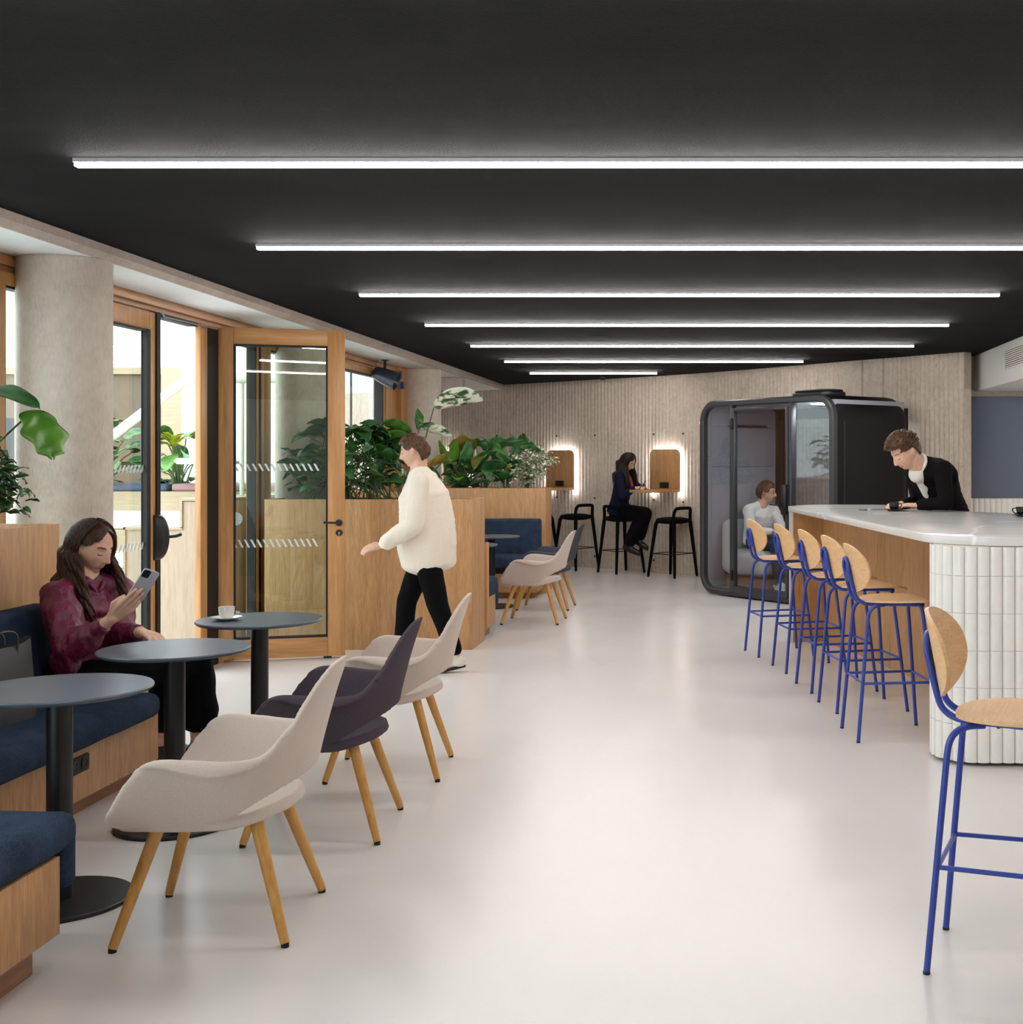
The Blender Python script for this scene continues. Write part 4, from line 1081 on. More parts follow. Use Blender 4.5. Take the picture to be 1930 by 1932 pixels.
def shoe(parent, ankle, fwd, mat, off, sole='blackm', L=.27):
    f = V(fwd).normalized(); a = V(ankle); fl = V((f.x, f.y, f.z)); lat = V((0, 0, 1)).cross(fl).normalized(); up = fl.cross(lat)
    R = Matrix((fl, lat, up)).transposed()
    base = a-up*.085
    S_ = [('e', base+fl*.10+up*.034, V((.105, .044, .036)), R), ('e', base-fl*.015+up*.04, V((.062, .036, .044)), R), ('c', base+up*.05, .036, a+up*.005, .038), ('e', base+fl*.03+up*.055, V((.07, .036, .036)), R)]
    o = organic('shoe', S_, M[mat], parent, .006, 4, off)
    out = []
    for k in range(24):
        t = 2*PI*k/24; x = math.cos(t); w = .045*(1-.18*(x < 0)); out.append((.075+.138*x, w*math.sin(t)))
    m4 = R.to_4x4(); m4.translation = base-V(off); MB().prism(out, -.004, .018, m4).build('sole', M[sole], o); return o
def person(name, label, base, P):
    base = V(base); t = thing(name, label, 'person', base); off = base; sc = P.get('sc', 1.0)
    hc = V(P['head']); R = frame(P['face'], P.get('up', (0, 0, 1))); lat = V(P['lat']).normalized()
    hv, hf = head_mesh(sc=sc); hv = [hc+R @ v for v in hv]
    S_ = [('m', hv, hf)]
    for s in (1, -1):                       # ears
        c = hc+R @ V((-.008, s*.079, -.004))*sc
        S_.append(('e', c, V((.018, .011, .031))*sc, R @ Matrix.Rotation(.25*s, 3, 'Z')))
        S_.append(('e', c+R @ V((-.005, s*.009, .008))*sc, V((.018, .006, .022))*sc, R @ Matrix.Rotation(.5*s, 3, 'Z')))
    nk = V(P['neck']); S_.append(('c', nk-V((0, 0, .03)), .062*sc*P.get('nw', 1), hc+R @ V((-.025, 0, -.05))*sc, .055*sc*P.get('nw', 1)))
    S_ += torso([P['pelvis'], P['waist'], P['chest'], nk], lat, [w*.82 for w in P['wid']], [w*.82 for w in P['dep']], .09)
    for sd in ('L', 'R'):
        A = [V(q) for q in P['arm'+sd]]
        S_ += [('c', nk-V((0, 0, .05)), .055, A[0], .050), ('c', A[0], .046, A[1], .038), ('c', A[1], .037, A[2], .025*sc)]
        h = P['hand'+sd]; S_ += hand_shapes(A[2], h[0], h[1], h[2], h[3], h[4]*sc if len(h) > 4 else sc, *h[5:])
        Lg = [V(q) for q in P['leg'+sd]]
        S_ += [('c', V(P['pelvis']), .09, Lg[0], .085), ('c', Lg[0], .078, Lg[1], .052), ('c', Lg[1], .050, Lg[2], .036)]
    o = organic('body', S_, [M['skin']], t, P.get('vox', .006), 2, off)
    me = o.data
    while len(me.materials) < 1: me.materials.append(M['skin'])
    me.materials.append(M['lips']); Ri = R.transposed(); li = []
    for p in me.polygons:
        q = Ri @ (p.center+off-hc)/sc
        if q.x > .05 and abs(q.y) < .023*(1-abs(q.z+.065)/.012*.6) and abs(q.z+.065) < .011: p.material_index = 1
    # lashes, brows
    mb = MB(); mb2 = MB()
    for s in (1, -1):
        def fp(y, z, inf):
            # find surface point at face coords (y,z)
            sz = z/.12; low = sm(.05, .95, -sz); sy = y/(.0765*(1-.34*low)); sx = math.sqrt(max(.0, 1-sz*sz-sy*sy))
            return hc-off+R @ head_pt((sx, sy, sz), sc=sc, inflate=inf)
        mb.tube([fp(s*(.019+.026*k/8), -.003-.0045*math.sin(PI*k/8)+.002*k/8, .0003) for k in range(9)], [.0008+.0010*math.sin(PI*k/8)+.0006*k/8 for k in range(9)], 6)
        mb2.tube([fp(s*(.014+.036*k/8), .0255+.005*math.sin(PI*k/8*.9), .0006) for k in range(9)], [.0014+.0016*math.sin(PI*(k+1)/10) for k in range(9)], 6)
    mb.build('eyelash', M['lash'], t, smooth=60); mb2.build('eyebrow', M[P['hairmat']], t, smooth=60)
    return t, R, hc, off, sc
def cap_hair(t, R, hc, off, sc, mat, inf=.014, hairline=.052, rough=.004, freq=45, side=-.02, nape=-.085, name='hair', lift=0, grow=None, part=0):
    n, m = 96, 64; mb = MB(); vs = {}; fs = []
    def ok(th, ph):
        d = (math.sin(th)*math.cos(ph), math.sin(th)*math.sin(ph), math.cos(th)); z = .12*d[2]
        az = abs(math.atan2(d[1], d[0]))
        lim = (hairline-part*sm(.1, .85, az)) if az < .85 else ((hairline-part)+(side-hairline+part)*sm(.85, 1.25, az) if az < 1.25 and part else None) or (hairline+(side-hairline)*sm(.85, 1.25, az) if az < 1.5 else side+(nape-side)*sm(1.7, 2.4, az))
        return z > lim
    P_ = []
    for i in range(m+1):
        th = PI*i/m+1e-4; row = []
        for k in range(n):
            ph = 2*PI*k/n-PI; d = (math.sin(th)*math.cos(ph), math.sin(th)*math.sin(ph), math.cos(th))
            q = head_pt(d, inflate=0, feat=False)
            w = noise.noise(V(q)*freq)*rough+noise.noise(V(q)*freq*2.1)*rough*.5
            ex = grow(d) if grow else 0
            row.append((head_pt(d, sc=sc, inflate=inf+w+ex, feat=False), head_pt(d, sc=sc, inflate=-.006, feat=False)))
        P_.append(row)
    o2 = []
    for i in range(m):
        for k in range(n):
            if ok(PI*(i+.5)/m, 2*PI*(k+.5)/n-PI):
                o2.append((i, k))
    st = set(o2); idx = {}
    def vid(i, k, w):
        k %= n; key = (i, k, w)
        if key not in idx:
            idx[key] = len(mb.v); mb.v.append(tuple(hc-off+R @ P_[i][k][w]))
        return idx[key]
    for i, k in o2:
        mb.f.append((vid(i, k, 0), vid(i+1, k, 0), vid(i+1, k+1, 0), vid(i, k+1, 0))); mb.mi.append(0)
        for (di, dk, e) in ((-1, 0, ((0, 0), (0, 1))), (1, 0, ((1, 1), (1, 0))), (0, -1, ((1, 0), (0, 0))), (0, 1, ((0, 1), (1, 1)))):
            if (i+di, (k+dk) % n) not in st and 0 <= i+di < m:
                (a, b), (c, d) = e
                mb.f.append((vid(i+a, k+b, 0), vid(i+c, k+d, 0), vid(i+c, k+d, 1), vid(i+a, k+b, 1))); mb.mi.append(0)
    return mb
def long_hair(mb, R, hc, off, sc, count, length, wave, spreadf, rad=.008, az0=.95, body=None, fwd=.0, az0r=None):
    rnd = random.Random(5)
    for i in range(count):
        sd = 1 if rnd.random() < .5 else -1; z0_ = az0 if sd > 0 or az0r is None else az0r
        az = (z0_+(PI-z0_)*rnd.random()**.8)*sd
        th1 = .15+.15*rnd.random(); pts = []
        for th in (th1, .6, 1.05, 1.45, 1.75):
            a = az*(.75+.25*min(1, th/1.2))
            d = (math.sin(th)*math.cos(a), math.sin(th)*math.sin(a), math.cos(th))
            pts.append(hc+R @ head_pt(d, sc=sc, inflate=.014+.006*rnd.random(), feat=False))
        d0 = R @ V((math.cos(az), math.sin(az), 0)); p = pts[-1].copy(); Ln = length*(.75+.35*rnd.random()); ph = rnd.random()*6.28
        k = 9; fr = V((R @ V((1, 0, 0))).to_2d().to_3d()).normalized()
        for j in range(1, k+1):
            u = j/k; side = V((-d0.y, d0.x, 0))
            q = p+V((0, 0, -Ln*u))+d0*(spreadf*math.sin(min(1, u*1.6)*PI/2))+fr*(fwd*u)*((1 if abs(az) < 2.0 else .2) if az0r is None or az > 0 else 2.6*max(.25, 1-(abs(az)-az0r)/1.0))
            q += side*(wave*math.sin(u*9+ph))+d0*(wave*math.cos(u*8+ph))
            if body is not None: q = body(q)
            pts.append(q)
        pts = [q-off for q in catmull(pts, 2)]; n = len(pts)
        mb.tube(pts, [rad*(.55+.75*math.sin(min(1, (j/n)*1.5)*PI/2))*(1 if j < n*.72 else max(.12, 1-(j-n*.72)/(n*.28))) for j in range(n)], 7)
    return mb
def sleeve(A, r, off=0): return [('c', A[0], r[0], A[1], r[1]), ('c', A[1], r[1], A[2], r[2])]

# ---- woman in magenta blouse, seated
lat = V((.42, .90, 0)).normalized()
P = dict(head=(-2.935, 5.93, 1.128), face=(.91, -.25, -.33), lat=lat, neck=(-2.965, 5.935, .985), nw=.92,
    pelvis=(-3.0, 6.0, .53), waist=(-2.99, 5.98, .66), chest=(-2.975, 5.94, .84), wid=[.155, .125, .145, .08], dep=[.12, .10, .11, .07],
    armR=[(-3.01, 5.775, .915), (-2.86, 5.60, .70), (-2.655, 5.55, .845)], armL=[(-2.88, 6.08, .915), (-2.80, 5.93, .70), (-2.60, 5.70, .765)],
    handR=((.78, -.05, .62), (.45, -.80, -.35), -1, (.10, .16, .26, .42), .98, .7, 1.0),
    handL=((.80, -.58, -.10), (.05, .1, 1), -1, (.25, .22, .25, .3), .98, .3),
    legR=[(-2.97, 5.93, .53), (-2.72, 6.30, .53), (-2.84, 6.42, .10)], legL=[(-2.93, 6.08, .53), (-2.66, 6.42, .52), (-2.68, 6.52, .10)],
    hairmat='hair_brown', vox=.0042)
t, R, hc, off, sc = person('person', 'person in a magenta blouse seated on the bench, looking at a phone', (-3.0, 6.0, 0), P)
mb = cap_hair(t, R, hc, off, sc, M['hair_brown'], .011, .098, .003, 30, .026, -.07, part=.045)
def push(q):
    # keep locks outside chest and neck
    c = V((-2.97, 5.94, q.z)); r = .105 if q.z > .98 else .135; d = V((q.x-c.x, q.y-c.y, 0))
    return q if d.length > r else V((c.x, c.y, q.z))+d.normalized()*r
long_hair(mb, R, hc, off, sc, 210, .31, .012, .026, .0085, .98, push, .05, 1.5)
mb.build('hair', M['hair_brown'], t, smooth=70, fix=False)
S_ = torso([(-3.0, 6.0, .50), P['waist'], P['chest'], (-2.97, 5.935, .945)], lat, [.165, .15, .165, .10], [.135, .125, .13, .075], .065)
A = [V(q) for q in P['armR']]; S_ += [('c', V((-2.97, 5.9, .95)), .06, A[0], .075), ('c', A[0], .078, A[0].lerp(A[1], .5), .085), ('c', A[0].lerp(A[1], .5), .085, A[1], .075), ('c', A[1], .075, A[1].lerp(A[2], .45), .06), ('c', A[1].lerp(A[2], .45), .052, A[1].lerp(A[2], .72), .036), ('e', A[1]+V((-.02, 0, -.05)), (.07, .06, .07))]
A = [V(q) for q in P['armL']]; S_ += [('c', V((-2.93, 5.97, .95)), .06, A[0], .07), ('c', A[0], .075, A[1], .072), ('c', A[1], .07, A[1].lerp(A[2], .55), .058), ('c', A[1].lerp(A[2], .55), .056, A[1].lerp(A[2], .86), .036)]
bl_ = organic('blouse', S_, M['satin'], t, .006, 5, off, .011, 17)
MB().tube([V(p)-off for p in [A[1].lerp(A[2], .84), A[1].lerp(A[2], .90)]], [.037, .035], 20).build('cuff', M['satin'], bl_, smooth=60)
Ar = [V(q) for q in P['armR']]; MB().tube([V(p)-off for p in [Ar[1].lerp(Ar[2], .66), Ar[1].lerp(Ar[2], .80)]], [.040, .035], 20).build('cuff', M['satin'], bl_, smooth=60)
for s in (1, -1):
    n0 = V((-2.95, 5.93, .968)); fr = V((.9, -.42, 0)).normalized()
    MB().tube([n0+fr*.065+lat*s*.008-V((0, 0, .045))-off, n0+fr*.06+lat*s*.035-V((0, 0, .01))-off, n0+lat*s*.062+V((0, 0, .015))-off, n0-fr*.04+lat*s*.05+V((0, 0, .02))-off], [.006, .014, .013, .010], 10).build('collar', M['satin'], bl_, smooth=60)
S_ = [('e', (-2.98, 5.99, .51), (.17, .19, .12))]
for Lg, fl in ((P['legR'], .085), (P['legL'], .10)):
    h, k, a = [V(q) for q in Lg]
    S_ += [('c', h, .115, k, .092), ('c', k, .092, k.lerp(a, .42), fl), ('c', k.lerp(a, .42), fl, k.lerp(a, .62), fl*1.12)]
organic('culottes', S_, M['skirt'], t, .008, 4, off, .008, 9)
shoe(t, (-2.84, 6.42, .095), (.35, .9, 0), 'shoe', off); shoe(t, (-2.68, 6.52, .095), (.55, .8, 0), 'shoe', off)
c = hc+R @ V((-.012, -.079, -.04))-off
MB().tube([c+V((0, 0, .008)), c+R @ V((.006, -.003, 0)), c+V((0, 0, -.009))], .0016, 6).lathe([(0, 0), (.004, .003), (0, .007)], 8, c+V((0, 0, -.02))).build('earring', M['gold'], t)
ph_ = thing('smartphone', 'silver smartphone held up by the woman in magenta', 'phone', (-2.522, 5.556, .990))
ax = V((.55, -.05, .83)).normalized(); nrm = V((.55, -.72, -.40)); nrm = (nrm-ax*nrm.dot(ax)).normalized(); l_ = ax.cross(nrm)
m4 = Matrix((l_, ax, nrm)).transposed().to_4x4()
MB().prism(rounded_poly([(-.036, -.075), (.036, -.075), (.036, .075), (-.036, .075)], [.010]*4, 5), -.004, .004, m4).build('phone_body', M['phone_back'], ph_, bevel=.001)
MB().prism(rounded_poly([(-.034, .035), (-.002, .035), (-.002, .071), (-.034, .071)], [.008]*4, 4), .004, .006, m4).build('camera_bump', M['phone_black'], ph_)
MB().prism(rounded_poly([(-.034, -.073), (.034, -.073), (.034, .073), (-.034, .073)], [.009]*4, 5), -.0048, -.004, m4).build('screen', M['phone_black'], ph_)

# ---- handbag beside her
bg_ = thing('handbag', 'dark grey leather tote bag on the bench beside the seated woman', 'bag', (-2.98, 5.22, .445), math.radians(78))
rows = []
for k in range(9):
    z = .33*k/8; a = .19-.0*z; b = .075-.05*(z/.33)**1.5
    rows.append([(math.copysign(abs(math.cos(t_))**.55, math.cos(t_))*a, math.copysign(abs(math.sin(t_))**.55, math.sin(t_))*b, z+(.015*math.cos(2*t_) if k == 8 else 0)) for t_ in [2*PI*j/40 for j in range(41)]])
MB().grid(rows).prism([(p[0], p[1]) for p in rows[0][:-1]], .0, .004).build('bag_body', M['bag'], bg_, smooth=60, fix=False)
for s in (1, -1):
    MB().tube(catmull([(-.09, s*.03, .28), (-.08, s*.035, .36), (0, s*.05, .385), (.08, s*.035, .36), (.09, s*.03, .28)], 5), .005, 8).build('strap', M['bag'], bg_, smooth=60)
MB().box(.186, .193, -.006, .006, .10, .16).build('clasp', M['gold'], bg_, bevel=.001)

# ---- woman at the wall desk
lat = V((-.30, .95, 0)).normalized()
P = dict(head=(-1.258, 17.22, 1.515), face=(.75, -.42, -.50), lat=lat, neck=(-1.31, 17.26, 1.36), nw=.9,
    pelvis=(-1.38, 17.40, .84), waist=(-1.38, 17.38, 1.0), chest=(-1.335, 17.30, 1.20), wid=[.165, .135, .15, .08], dep=[.13, .11, .11, .07],
    armR=[(-1.36, 17.12, 1.30), (-1.31, 17.0, 1.06), (-1.14, 16.96, 1.17)], armL=[(-1.26, 17.43, 1.30), (-1.10, 17.26, 1.15), (-1.03, 17.02, 1.18)],
    handR=((.95, .1, .12), (0, -.3, 1), 1, (.4, .4, .5, .5), .95), handL=((-.1, -.95, .1), (.2, 0, 1), -1, (.6, .6, .6, .6), .95),
    legR=[(-1.35, 17.32, .84), (-1.06, 17.14, .80), (-1.24, 17.08, .42)], legL=[(-1.36, 17.46, .84), (-1.02, 17.22, .82), (-1.11, 17.16, .50)],
    hairmat='hair_dark', vox=.008)
t, R, hc, off, sc = person('person', 'person in a navy jacket sitting at the backlit wall desk', (-1.37, 17.4, 0), P)
mb = cap_hair(t, R, hc, off, sc, M['hair_dark'], .012, .090, .002, 30, .0, -.08, part=.04)
def push(q):
    c = V((-1.33, 17.29, q.z)); r = .09 if q.z > 1.36 else .14; d = V((q.x-c.x, q.y-c.y, 0))
    return q if d.length > r else V((c.x, c.y, q.z))+d.normalized()*r
long_hair(mb, R, hc, off, sc, 120, .34, .003, .02, .009, .95, push, .05); mb.build('hair', M['hair_dark'], t, smooth=70, fix=False)
S_ = torso([(-1.40, 17.40, .84), P['waist'], P['chest'], (-1.315, 17.27, 1.36)], lat, [.19, .15, .17, .09], [.16, .125, .125, .07], .07)
for A in (P['armR'], P['armL']):
    A = [V(q) for q in A]; S_ += [('c', P['neck'], .05, A[0], .065), ('e', A[0]+V((0, 0, .015)), (.075, .075, .07)), ('c', A[0], .062, A[1], .055), ('c', A[1], .054, A[1].lerp(A[2], .9), .040)]
organic('jacket', S_, M['navycloth'], t, .008, 4, off, .006, 12)
S_ = [('e', (-1.37, 17.41, .83), (.17, .19, .12))]
for Lg in (P['legR'], P['legL']):
    h, k, a = [V(q) for q in Lg]; S_ += [('c', h, .115, k, .09), ('c', k, .09, k.lerp(a, .9), .085)]
organic('trousers', S_, M['skirt'], t, .009, 4, off, .006, 9)
MB().tube([V((-1.28, 17.22, 1.36))-off, V((-1.235, 17.19, 1.30))-off, V((-1.20, 17.17, 1.20))-off, V((-1.19, 17.165, 1.12))-off], [.03, .03, .026, .012], 10).build('scarf', M['scarf'], t, smooth=60)
shoe(t, (-1.24, 17.08, .41), (.85, -.35, -.3), 'shoe', off); shoe(t, (-1.12, 17.16, .50), (.8, -.3, -.45), 'shoe', off)
p2 = thing('smartphone', 'black smartphone held over the wall desk by the woman in navy', 'phone', (-1.04, 16.93, 1.215))
m4 = frame((.6, .1, .75), (1, 0, 0)).to_4x4()
MB().prism(rounded_poly([(-.07, -.035), (.07, -.035), (.07, .035), (-.07, .035)], [.01]*4), -.004, .004, m4).build('phone_body', M['phone_black'], p2)

# ---- person in the pod
b_ = PO+PU*.50+PV*.50; bz = V((b_.x, b_.y, 0)); D = lambda u, v, z: bz+PU*u+PV*v+V((0, 0, z))
fr = (PU*.92+PV*.38)
P = dict(head=D(.10, .02, 1.175), face=(.93, -.34, -.10), lat=PV, neck=D(.04, 0, 1.03),
    pelvis=D(-.06, 0, .60), waist=D(-.05, 0, .74), chest=D(0, 0, .92), wid=[.165, .15, .165, .09], dep=[.12, .12, .12, .08],
    armR=[D(.02, -.19, .97), D(.12, -.24, .72), D(.36, -.12, .74)], armL=[D(.02, .19, .97), D(.14, .22, .74), D(.38, .08, .75)],
    handR=((.6, -.7, .1), (0, 0, 1), 1, (.4, .4, .4, .4), .95), handL=((.6, -.8, .1), (0, 0, 1), -1, (.4, .4, .4, .4), .95),
    legR=[D(0, -.09, .60), D(.42, -.12, .60), D(.45, -.12, .16)], legL=[D(0, .09, .60), D(.42, .12, .60), D(.5, .12, .16)], hairmat='hair_mid', vox=.008)
t, R, hc, off, sc = person('person', 'person in a white shirt and glasses sitting inside the black pod', bz+V((0, 0, .085)), P)
cap_hair(t, R, hc, off, sc, M['hair_mid'], .016, .056, .005, 40, .0, -.09, grow=lambda d: .012*max(0, -d[0])).build('hair', M['hair_mid'], t, smooth=60, fix=False)
S_ = torso([P['pelvis'], P['waist'], P['chest'], D(.03, 0, 1.0)], PV, [.17, .165, .185, .10], [.14, .14, .135, .075], .07)
for A in (P['armR'], P['armL']):
    A = [V(q) for q in A]; S_ += [('c', P['neck'], .05, A[0], .065), ('c', A[0], .07, A[1], .062), ('c', A[1], .06, A[1].lerp(A[2], .9), .042)]
organic('shirt', S_, M['whitecloth'], t, .008, 4, off, .008, 14)
S_ = [('e', D(-.03, 0, .58), (.15, .17, .11))]
for Lg in (P['legR'], P['legL']):
    h, k, a = [V(q) for q in Lg]; S_ += [('c', h, .10, k, .075), ('c', k, .074, k.lerp(a, .95), .06)]
organic('trousers', S_, M['denim'], t, .009, 4, off)
shoe(t, D(.45, -.12, .175), PU, 'trainer', off, 'white'); shoe(t, D(.5, .12, .175), PU, 'trainer', off, 'white')
mb = MB()
for s in (1, -1):
    mb.tube([hc-off+R @ V((.098+.004*math.cos(a), s*.032+.022*math.cos(a), .004+.016*math.sin(a))) for a in [2*PI*k/16 for k in range(16)]], .0022, 6, closed=True)
    mb.tube([hc-off+R @ V((.097, s*.054, .01)), hc-off+R @ V((.03, s*.080, .012)), hc-off+R @ V((-.01, s*.083, .008))], .002, 6)
mb.tube([hc-off+R @ V((.101, .01, .008)), hc-off+R @ V((.104, 0, .01)), hc-off+R @ V((.101, -.01, .008))], .002, 6)
mb.build('glasses', M['blackm'], t)

# ---- man leaning on the counter
fd = V((-.93, -.37, 0)).normalized(); lat = V((.37, -.93, 0)).normalized()*-1
lat = V((0, 0, 1)).cross(fd)
P = dict(head=(1.405, 9.70, 1.603), face=(-.76, -.33, -.56), lat=lat, neck=(1.535, 9.80, 1.49), nw=1.08, sc=1.13,
    pelvis=(1.87, 10.14, .98), waist=(1.75, 10.04, 1.20), chest=(1.655, 9.92, 1.41), wid=[.165, .155, .19, .09], dep=[.12, .12, .13, .085],
    armR=[(1.53, 10.06, 1.45), (1.55, 10.02, 1.215), (1.40, 9.86, 1.195)], armL=[(1.69, 9.70, 1.46), (1.70, 9.60, 1.215), (1.50, 9.66, 1.195)],
    handR=((-.55, -.5, .05), (.1, .1, 1), -1, (.5, .55, .6, .65), 1.0), handL=((-.8, .25, 0), (0, -.1, 1), 1, (.4, .4, .45, .5), 1.0),
    legR=[(1.86, 10.24, .95), (1.88, 10.28, .50), (1.95, 10.32, .09)], legL=[(1.93, 10.06, .95), (2.0, 10.1, .50), (2.1, 10.15, .09)], hairmat='hair_mid', vox=.007)
t, R, hc, off, sc = person('person', 'person in a black jacket leaning on the counter over a cup', (1.95, 10.2, 0), P)
mb = cap_hair(t, R, hc, off, sc, M['hair_mid'], .016, .060, .007, 34, .022, -.06, grow=lambda d: .016*sm(.2, .9, d[2])*(1+.6*sm(0, .8, d[0])))
rnd = random.Random(3)
for i in range(260):
    az = rnd.uniform(-PI, PI); th = rnd.uniform(0, 1.0 if abs(az) < 1 else 1.35)
    d = V((math.sin(th)*math.cos(az), math.sin(th)*math.sin(az), math.cos(th)))
    a = head_pt(d, sc=sc, inflate=.012, feat=False); d2 = (d+V((.35*rnd.random()+.1, rnd.uniform(-.3, .3), .1))).normalized()
    b = a+d2*.026*sc; c_ = b+V((.016, rnd.uniform(-.008, .008), -.004))*sc
    mb.tube([hc-off+R @ q for q in (a, b, c_)], [.006, .0055, .001], 5)
mb.build('hair', M['hair_mid'], t, smooth=60, fix=False)
S_ = torso([P['pelvis'], P['waist'], P['chest'], V(P['neck'])+V((.035, .02, -.015))], lat, [.185, .19, .225, .105], [.16, .16, .16, .09], .09, 6)
for A in (P['armR'], P['armL']):
    A = [V(q) for q in A]; S_ += [('c', V(P['chest'])+V((-.04, -.02, .06)), .10, A[0], .082), ('c', A[0], .075, A[1], .058), ('c', A[1], .056, A[1].lerp(A[2], .9), .042)]
for A in (P['armR'], P['armL']): S_.append(('c', V(P['neck'])-V((-.02, 0, .052)), .070, V(A[0]), .074))
S_ += [('c', V((1.60, 9.85, 1.44)), .12, V((1.565, 9.82, 1.505)), .074)]
organic('jacket', S_, M['jacket'], t, .009, 5, off, .006, 10)
ch = V(P['chest']); nk = V(P['neck'])
wa = V(P['waist'])
organic('shirt', [('c', nk, .072, nk+fd*.03+lat*.01-V((0, 0, .06)), .070), ('c', nk+fd*.03+lat*.01-V((0, 0, .06)), .070, ch+fd*.135+lat*.055, .062), ('c', ch+fd*.135+lat*.055, .062, wa.lerp(ch, .35)+fd*.155+lat*.075, .036)], M['whitecloth'], t, .007, 4, off)
ax = (hc-nk).normalized(); R2 = frame(ax, fd); c0 = nk+ax*.028-fd*.006
pts = [c0+(R2.col[1]*math.cos(a)+R2.col[2]*math.sin(a))*.075+ax*(-.022*math.sin(a))-off for a in [2*PI*k/28 for k in range(28)]]
MB().tube(pts, .0145, 8, closed=True).build('shirt_collar', M['whitecloth'], t, smooth=60)
S_ = []
for Lg in (P['legR'], P['legL']):
    h, k, a = [V(q) for q in Lg]; S_ += [('c', V(P['pelvis']), .12, h, .10), ('c', h, .10, k, .075), ('c', k, .074, a, .06)]
organic('trousers', S_, M['skirt'], t, .01, 4, off)
shoe(t, (1.95, 10.32, .09), fd, 'shoe', off); shoe(t, (2.1, 10.15, .09), fd, 'shoe', off)

# ---- walking person
fd = V((-1, .05, 0)).normalized(); lat = V((0, 0, 1)).cross(fd)
P = dict(head=(-2.24, 9.3, 1.605), face=(-.97, .05, -.22), lat=lat, neck=(-2.205, 9.3, 1.44),
    pelvis=(-2.15, 9.3, .93), waist=(-2.15, 9.3, 1.08), chest=(-2.17, 9.3, 1.27), wid=[.17, .155, .18, .09], dep=[.125, .115, .125, .08],
    armL=[(-2.16, 9.10, 1.38), (-2.18, 9.05, 1.08), (-2.42, 9.06, .93)], armR=[(-2.18, 9.50, 1.38), (-2.08, 9.54, 1.10), (-2.16, 9.56, .88)],
    handL=((-.93, 0, -.2), (0, -.6, .8), 1, (.5, .5, .5, .5), 1.0), handR=((-.4, 0, -.9), (.1, .9, 0), -1, (.5, .5, .5, .5), 1.0),
    legL=[(-2.15, 9.21, .90), (-2.05, 9.20, .50), (-1.92, 9.20, .13)], legR=[(-2.15, 9.39, .90), (-2.32, 9.40, .50), (-2.36, 9.41, .09)], hairmat='hair_mid', vox=.007)
t, R, hc, off, sc = person('person', 'person in a cream top walking left past the wooden planter', (-2.15, 9.3, 0), P)
cap_hair(t, R, hc, off, sc, M['hair_mid'], .016, .056, .006, 34, .014, -.075).build('hair', M['hair_mid'], t, smooth=60, fix=False)
S_ = torso([(-2.14, 9.3, .79), P['pelvis'], P['waist'], P['chest'], (-2.195, 9.3, 1.42)], lat, [.20, .20, .195, .205, .10], [.20, .22, .205, .185, .085], .09, 6)
for A in (P['armR'], P['armL']):
    A = [V(q) for q in A]; S_ += [('c', P['neck'], .05, A[0], .07), ('c', A[0], .078, A[1], .075), ('c', A[1], .074, A[1].lerp(A[2], .8), .062), ('c', A[1].lerp(A[2], .8), .05, A[1].lerp(A[2], .92), .04)]
organic('top', S_, M['cream'], t, .008, 4, off, .008, 11)
S_ = [('e', P['pelvis'], (.13, .17, .12))]
for Lg in (P['legR'], P['legL']):
    h, k, a = [V(q) for q in Lg]; S_ += [('c', h, .105, k, .078), ('c', k, .076, k.lerp(a, .88), .062)]
organic('trousers', S_, M['skirt'], t, .009, 4, off, .005, 9)
shoe(t, (-1.925, 9.20, .115), (-.96, 0, -.22), 'trainer', off); shoe(t, (-2.36, 9.41, .09), (-1, 0, .05), 'trainer', off)

# ================================================================ cups and small things
def cup(label, loc, mat, rz, nm='coffee_cup', group=None):
    t = thing(nm, label, 'cup', loc, rz, group)
    MB().lathe([(0, 0), (.022, 0), (.024, .004), (.033, .015), (.037, .035), (.0385, .060), (.0365, .060), (.034, .035), (.028, .012), (0, .008)], 36).build('cup_body', M[mat], t, smooth=50)
    MB().tube(catmull([(.034, 0, .05), (.052, 0, .05), (.056, 0, .035), (.046, 0, .02), (.031, 0, .016)], 4), .0035, 8).build('handle', M[mat], t, smooth=60)
    MB().lathe([(0, .046), (.0345, .046)], 24).build('coffee', M['coffee'], t)
    return t
def saucer(label, loc, mat):
    t = MB().lathe([(0, 0), (.035, 0), (.05, .005), (.074, .014), (.075, .016), (.05, .009), (.03, .005), (0, .005)], 48).build('saucer', M[mat], None, smooth=50)
    t.location = loc; return tag(t, label, 'saucer')
zt = .7455
saucer('white saucer on the round table before the open door', (-2.44, 6.28, zt), 'ceramic')
cup('white porcelain cup on the round table before the open door', (-2.44, 6.28, zt+.006), 'ceramic', math.radians(-80))
saucer('black saucer on the counter in front of the leaning man', (1.315, 9.66, CT+.001), 'blackcer')
cup('black cup on the counter under the leaning man\'s hand', (1.315, 9.66, CT+.007), 'blackcer', 0)
saucer('black saucer on the counter at the right edge of the photo', (2.07, 8.70, CT+.001), 'blackcer')
cup('black cup on the counter at the right edge of the photo', (2.07, 8.70, CT+.007), 'blackcer', PI)
bpy.data.objects['coffee_cup.002'].scale = (1.35, 1.35, 1)
s_ = thing('teaspoon', 'steel teaspoon on the counter beside the leaning man\'s cup', 'spoon', (1.19, 9.66, CT+.002), 2.6)
MB().tube([(-.06, 0, .003), (.03, 0, .004), (.05, 0, .005)], [.003, .002, .003], 8).tube([(.05, 0, .004), (.06, 0, .004), (.075, 0, .004), (.085, 0, .004)], [.003, .011, .012, .003], 10).build('spoon_body', M['silver'], s_, smooth=60)
n_ = MB().prism(rounded_poly([(-.09, -.06), (.09, -.06), (.09, .06), (-.09, .06)], [.01]*4), 0, .006).build('notebook', M['bag'], None, bevel=.001)
